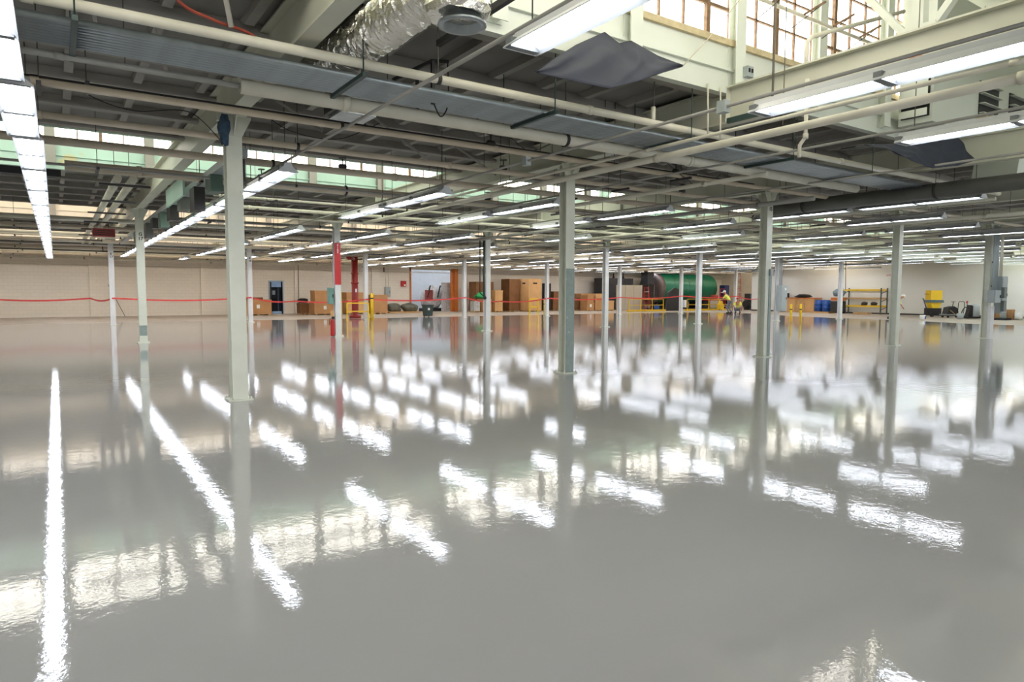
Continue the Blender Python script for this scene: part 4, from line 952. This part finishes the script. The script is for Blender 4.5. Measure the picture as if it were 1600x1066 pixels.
tag(MB().box(48.7, 49.2, 25.7, 26.8, 0, .14).build('timber_pile', M_wood), 'low pile of timber lying on the floor before the pallet rack', 'timber')
t = thing('exit_sign', 'red and white exit sign high on the white wall right of the rack', 'sign', (RIGHT-.045, 25.35, 2.72))
MB().box(-.02, .04, -.2, .2, 0, .36).build('sign_box', M_white, t)
text_part(t, 'EXIT', (-.024, 0, .1), .2, (PI/2, 0, -PI/2), M_red)
tag(MB().box(RIGHT-.03, RIGHT, 25.15, 25.25, 1.4, 2.68).build('conduit', M_white), 'white conduit below the exit sign', 'conduit')
# yellow blasting machine
t = thing('shot_blaster', 'yellow hopper machine with blue bag band, standing by the white wall', 'machine', (48.2, 21.1, 0), -.6)
MB().box(-.35, .4, -.25, .35, 1.1, 1.75).build('hopper', M_yel, t); MB().prism([(-.42, .95), (.46, .95), (.4, 1.12), (-.36, 1.12)], -.38, .4, 'y').build('fabric_band', mat('slate_blue', (88, 112, 122), .7), t)
MB().prism([(-.2, .55), (.22, .55), (.4, .95), (-.36, .95)], -.25, .3, 'y').build('lower_hopper', M_yel, t); MB().box(-.4, .35, -.3, .35, .1, .58).build('drive_base', M_black, t)
MB().bar((-.4, -.1, .2), (-.75, -.1, 1.2), .05, .05).build('handle', M_dark, t); MB().bar((-.85, -.25, 1.2), (-.7, .1, 1.2), .04, .04).build('handle_grip', M_black, t); MB().lathe([(.14, -.03), (.14, .03)], (-.3, -.34, .14), 14, 'y').build('wheel', M_black, t)
MB().bar((-.35, 0, 1.5), (-.65, 0, 1.52), .03, .03).build('lever', M_dark, t)
t = thing('ride_trolley', 'flat trolley with hoop handle carrying a dark grinder, right of the yellow machine', 'trolley', (47.1, 19.5, 0), -.55)
MB().box(-.6, .6, -.35, .35, .16, .24).build('deck', M_galv, t); MB().tube(curve_tube([(.55, -.25, .2), (.58, -.25, .95), (.58, 0, 1.02), (.58, .25, .95), (.55, .25, .2)], .02), .02, 8).build('hoop_handle', M_dark, t)
for a in (-.45, .45):
    for b in (-.25, .25): MB().lathe([(.07, -.025), (.07, .025)], (a, b, .08), 10, 'y').build('wheel', M_black, t)
t = thing('floor_grinder', 'black floor grinder lying tilted on the flat trolley', 'machine', (47.0, 19.55, .245), -.55)
MB().prism([(-.4, 0), (.35, 0), (.3, .35), (.05, .5), (-.3, .42)], -.25, .25, 'y').build('body', M_black, t); MB().bar((.1, 0, .4), (.15, 0, .78), .03, .03).build('steering_column', M_dark, t); MB().bar((.15, -.18, .78), (.15, .18, .78), .03, .03).build('handlebar', M_dark, t)
tag(MB().bar((46.45, 18.8, .02), (46.35, 19.3, .5), .05, .02).build('timber_lath', M_wood), 'pale timber lath leaning on the flat trolley', 'timber')
t = thing('vacuum_unit', 'grey industrial vacuum left of the far right column', 'machine', (46.3, 18.05, 0), -.5)
MB().lathe([(.24, .1), (.26, .15), (.26, .75), (.2, .85), (.05, .9)], (.15, 0, 0), 18).build('drum', M_egrey, t); MB().box(-.5, .4, -.3, .3, .04, .14).build('base', M_black, t); MB().prism([(-.4, .15), (-.1, .15), (-.1, .8), (-.25, .85)], -.15, .15, 'y').build('filter_box', M_black, t)
MB().tube(curve_tube([(-.1, 0, .6), (-.5, 0, .7), (-.7, 0, .3), (-.4, -.2, .08)], .03), .03, 8).build('hose', M_dark, t)
t = thing('red_fan', 'small red and white tool head standing up behind the vacuum', 'tool', (46.9, 18.6, 0)); MB().tube([(0, 0, 0), (0, 0, .95)], .02, 6).build('stem', M_dark, t); MB().lathe([(.08, -.02), (.08, .03)], (0, 0, 1.02), 10, 'y').build('head', M_red, t)
t = thing('grey_tub', 'low grey tub beside the vacuum', 'tub', (45.3, 18.3, 0)); MB().lathe([(.16, 0), (.2, .35)], n=16).build('tub_body', M_egrey, t)
for k, (x, y, w_, h, m, lab) in enumerate([(45.7, 16.9, .5, .55, M_box, 'brown box just right of the far right column'), (46.3, 16.75, .45, .5, M_box2, 'tan box behind the tall grey pail'), (46.5, 16.2, .4, .6, M_box, 'brown box right of the tall grey pail')]):
    crate(x, y, 0, w_, .4, h, m, lab, base=False, group='small boxes at far right')
t = thing('grey_pail_stack', 'tall stack of grey pails at far right', 'pails', (45.9, 16.3, .12)); g = MB()
for k in range(5): g.lathe([(.15, .11*k), (.17, .11*k+.1)], n=16)
g.build('pails', M_egrey, t)
t = thing('black_tray', 'flat black dolly under the grey pails', 'tray', (45.9, 16.3, 0)); MB().box(-.4, .4, -.3, .3, .0, .12).build('tray_body', M_black, t)
tag(MB().blob((46.6, 15.75, .2), (.45, .4, .4), 17).build('white_sack', M_white), 'white sack on the floor at far right', 'sack')
t = thing('green_carton', 'green and white carton at far right', 'box', (46.9, 15.35, 0), -.5); MB().box(-.18, .0, -.15, .15, 0, .4).build('white_side', M_white, t); MB().box(0, .18, -.15, .15, 0, .4).build('green_side', M_green, t)
t = thing('hand_truck', 'dark hand truck with a machine at the right edge', 'hand truck', (47.3, 15.1, 0), -.6)
for a in (-.22, .22): MB().tube([(a, 0, .1), (a, .12, 1.35)], .02, 8).build('upright', M_dark, t)
MB().box(-.22, .22, -.1, .3, .2, 1.1).build('machine_body', M_dark, t); MB().tube(curve_tube([(-.22, .12, 1.35), (0, .14, 1.5), (.22, .12, 1.35)], .02), .02, 8).build('handle', M_redo, t); MB().box(-.22, .22, -.3, .05, .02, .04).build('toe_plate', M_dark, t)
for a in (-.25, .25): MB().lathe([(.11, -.03), (.11, .03)], (a, .12, .11), 12, 'x').build('wheel', M_black, t)
t = thing('bucket', 'white bucket with a blue label at the edge of the coated floor, right', 'bucket', (41.9, 18.9, 0)); MB().lathe([(.12, 0), (.145, .28)], n=16).build('pail', M_white, t); MB().box(-.03, .09, -.15, -.13, .06, .22).build('label_patch', M_blue, t)
# conduit pendant near the shelf column
tag(MB().tube([(38.95, 22.0, 3.6), (38.97, 21.95, 1.75)], .02, 6).build('pendant_cable', M_dark), 'dark cable hanging beside the column left of the pallet rack', 'cable')

# ------------------------------------------------------------------ people
def skin_body(name, joints, edges, radii, m, parent, sub=1):
    me = bpy.data.meshes.new(name); me.from_pydata(joints, edges, []); me.materials.append(m)
    o = bpy.data.objects.new(name, me); COL.objects.link(o); o.parent = parent
    sk = o.modifiers.new('skin', 'SKIN'); sk.use_smooth_shade = True
    for i, r in enumerate(radii): me.skin_vertices[0].data[i].radius = (r, r) if not isinstance(r, tuple) else r
    me.skin_vertices[0].data[0].use_root = True
    s = o.modifiers.new('sub', 'SUBSURF'); s.levels = sub; s.render_levels = sub
    return o
def person(label, loc, rz, J, cap=None):
    t = thing('person', label, 'person', loc, rz)
    # joints: pelvis chest neck head  lsh lel lhand  rsh rel rhand  lhip lknee lankle ltoe rhip rknee rankle rtoe
    K = ['pelvis', 'chest', 'neck', 'head', 'lsh', 'lel', 'lha', 'rsh', 'rel', 'rha', 'lhip', 'lkn', 'lan', 'lto', 'rhip', 'rkn', 'ran', 'rto', 'lfi', 'rfi', 'crown']
    J = dict(J)
    for s_ in 'lr':
        d = (Vector(J[s_+'ha'])-Vector(J[s_+'el'])).normalized(); J[s_+'fi'] = tuple(Vector(J[s_+'ha'])+d*.11)
    d = (Vector(J['head'])-Vector(J['neck'])).normalized(); J['crown'] = tuple(Vector(J['head'])+d*.1)
    P_ = [J[k] for k in K]; ix = {k: i for i, k in enumerate(K)}
    E_ = [('pelvis', 'chest'), ('chest', 'neck'), ('neck', 'head'), ('head', 'crown'), ('chest', 'lsh'), ('lsh', 'lel'), ('lel', 'lha'), ('lha', 'lfi'), ('chest', 'rsh'), ('rsh', 'rel'), ('rel', 'rha'), ('rha', 'rfi'), ('pelvis', 'lhip'), ('lhip', 'lkn'), ('lkn', 'lan'), ('lan', 'lto'), ('pelvis', 'rhip'), ('rhip', 'rkn'), ('rkn', 'ran'), ('ran', 'rto')]
    R_ = dict(pelvis=.12, chest=.13, neck=.05, head=.085, crown=.08, lsh=.055, lel=.04, lha=.03, lfi=.025, rsh=.055, rel=.04, rha=.03, rfi=.025, lhip=.085, lkn=.058, lan=.04, lto=.035, rhip=.085, rkn=.058, ran=.04, rto=.035)
    skin_body('body', P_, [(ix[a], ix[b]) for a, b in E_], [R_[k] for k in K], M_skin, t)
    def sub(nm, keys, edges, ex, m):
        ii = {k: i for i, k in enumerate(keys)}
        skin_body(nm, [J[k] for k in keys], [(ii[a], ii[b]) for a, b in edges], [R_[k]+ex for k in keys], m, t)
    sub('shirt', ['pelvis', 'chest', 'lsh', 'lel', 'rsh', 'rel'], [('pelvis', 'chest'), ('chest', 'lsh'), ('lsh', 'lel'), ('chest', 'rsh'), ('rsh', 'rel')], .025, M_hivis)
    sub('trousers', ['pelvis', 'lhip', 'lkn', 'lan', 'rhip', 'rkn', 'ran'], [('pelvis', 'lhip'), ('lhip', 'lkn'), ('lkn', 'lan'), ('pelvis', 'rhip'), ('rhip', 'rkn'), ('rkn', 'ran')], .022, M_jeans)
    for s_ in 'lr':
        a = Vector(J[s_+'an']); b = Vector(J[s_+'to']); MB().tube([a+Vector((0, 0, .03)), a-(b-a)*.25-Vector((0, 0, .02)), b], [.05, .055, .045], 10).build('boot', M_black, t)
    h = Vector(J['head']); u = (Vector(J['crown'])-Vector(J['neck'])).normalized()
    g = MB(); c = h+u*.06; g.lathe([(.105, 0), (.11, .03), (.09, .08), (.05, .11), (.01, .12)], (c.x, c.y, c.z), 14)
    f = Vector(J['face']); g.add([c+f*.1+Vector((-.06, 0, .0)), c+f*.1+Vector((.06, 0, .0)), c+f*.19+Vector((.04, 0, -.01)), c+f*.19+Vector((-.04, 0, -.01)), c+f*.1+Vector((-.06, 0, .015)), c+f*.1+Vector((.06, 0, .015)), c+f*.19+Vector((.04, 0, .005)), c+f*.19+Vector((-.04, 0, .005))],
          [(0, 1, 2, 3), (4, 5, 6, 7), (0, 1, 5, 4), (1, 2, 6, 5), (2, 3, 7, 6), (3, 0, 4, 7)])
    g.build('cap', cap or M_white, t)
    g = MB(); c = h+f*.1; g.tube([c, c+f*.035-Vector((0, 0, .03))], [.012, .016], 6); g.build('nose', M_skin, t)
    return t
# local frame: person faces +x; y to the left
person('worker in yellow shirt and white cap bending forward, grey trousers, beside the floor edge', (41.75, 32.55, 0), 1.9,
       dict(pelvis=(-.12, 0, .92), chest=(.12, 0, 1.32), neck=(.2, 0, 1.46), head=(.27, 0, 1.57), face=(.95, 0, -.3), lsh=(.12, .2, 1.36), lel=(.3, .26, 1.12), lha=(.5, .18, 1.0), rsh=(.12, -.2, 1.36), rel=(.3, -.26, 1.1), rha=(.52, -.14, 1.02),
            lhip=(-.12, .1, .86), lkn=(.06, .14, .5), lan=(-.12, .16, .08), lto=(.08, .17, .04), rhip=(-.12, -.1, .86), rkn=(.0, -.14, .5), ran=(-.24, -.15, .08), rto=(-.05, -.16, .04)))
person('worker in yellow shirt crouching beside the bending worker', (42.45, 32.2, 0), 3.6,
       dict(pelvis=(-.15, 0, .35), chest=(.05, 0, .78), neck=(.12, 0, .92), head=(.17, 0, 1.03), face=(.95, 0, -.2), lsh=(.05, .2, .82), lel=(.25, .27, .58), lha=(.45, .16, .45), rsh=(.05, -.2, .82), rel=(.25, -.27, .58), rha=(.46, -.12, .45),
            lhip=(-.15, .1, .33), lkn=(.28, .18, .5), lan=(.05, .17, .08), lto=(.25, .19, .04), rhip=(-.15, -.1, .33), rkn=(.28, -.16, .42), ran=(-.05, -.16, .08), rto=(.15, -.17, .04)), mat('cap_red', (150, 60, 60)))
person('worker in hi-vis yellow top half hidden behind the fourth nearest column', (40.95, 20.05, 0), -1.2,
       dict(pelvis=(0, 0, .78), chest=(.18, 0, 1.15), neck=(.28, 0, 1.26), head=(.38, 0, 1.33), face=(.8, 0, -.5), lsh=(.18, .19, 1.18), lel=(.3, .24, .9), lha=(.42, .16, .7), rsh=(.18, -.19, 1.18), rel=(.32, -.24, .9), rha=(.45, -.14, .72),
            lhip=(0, .1, .74), lkn=(.2, .14, .42), lan=(.0, .15, .08), lto=(.2, .16, .04), rhip=(0, -.1, .74), rkn=(.0, -.14, .38), ran=(-.3, -.15, .1), rto=(-.12, -.16, .04)))
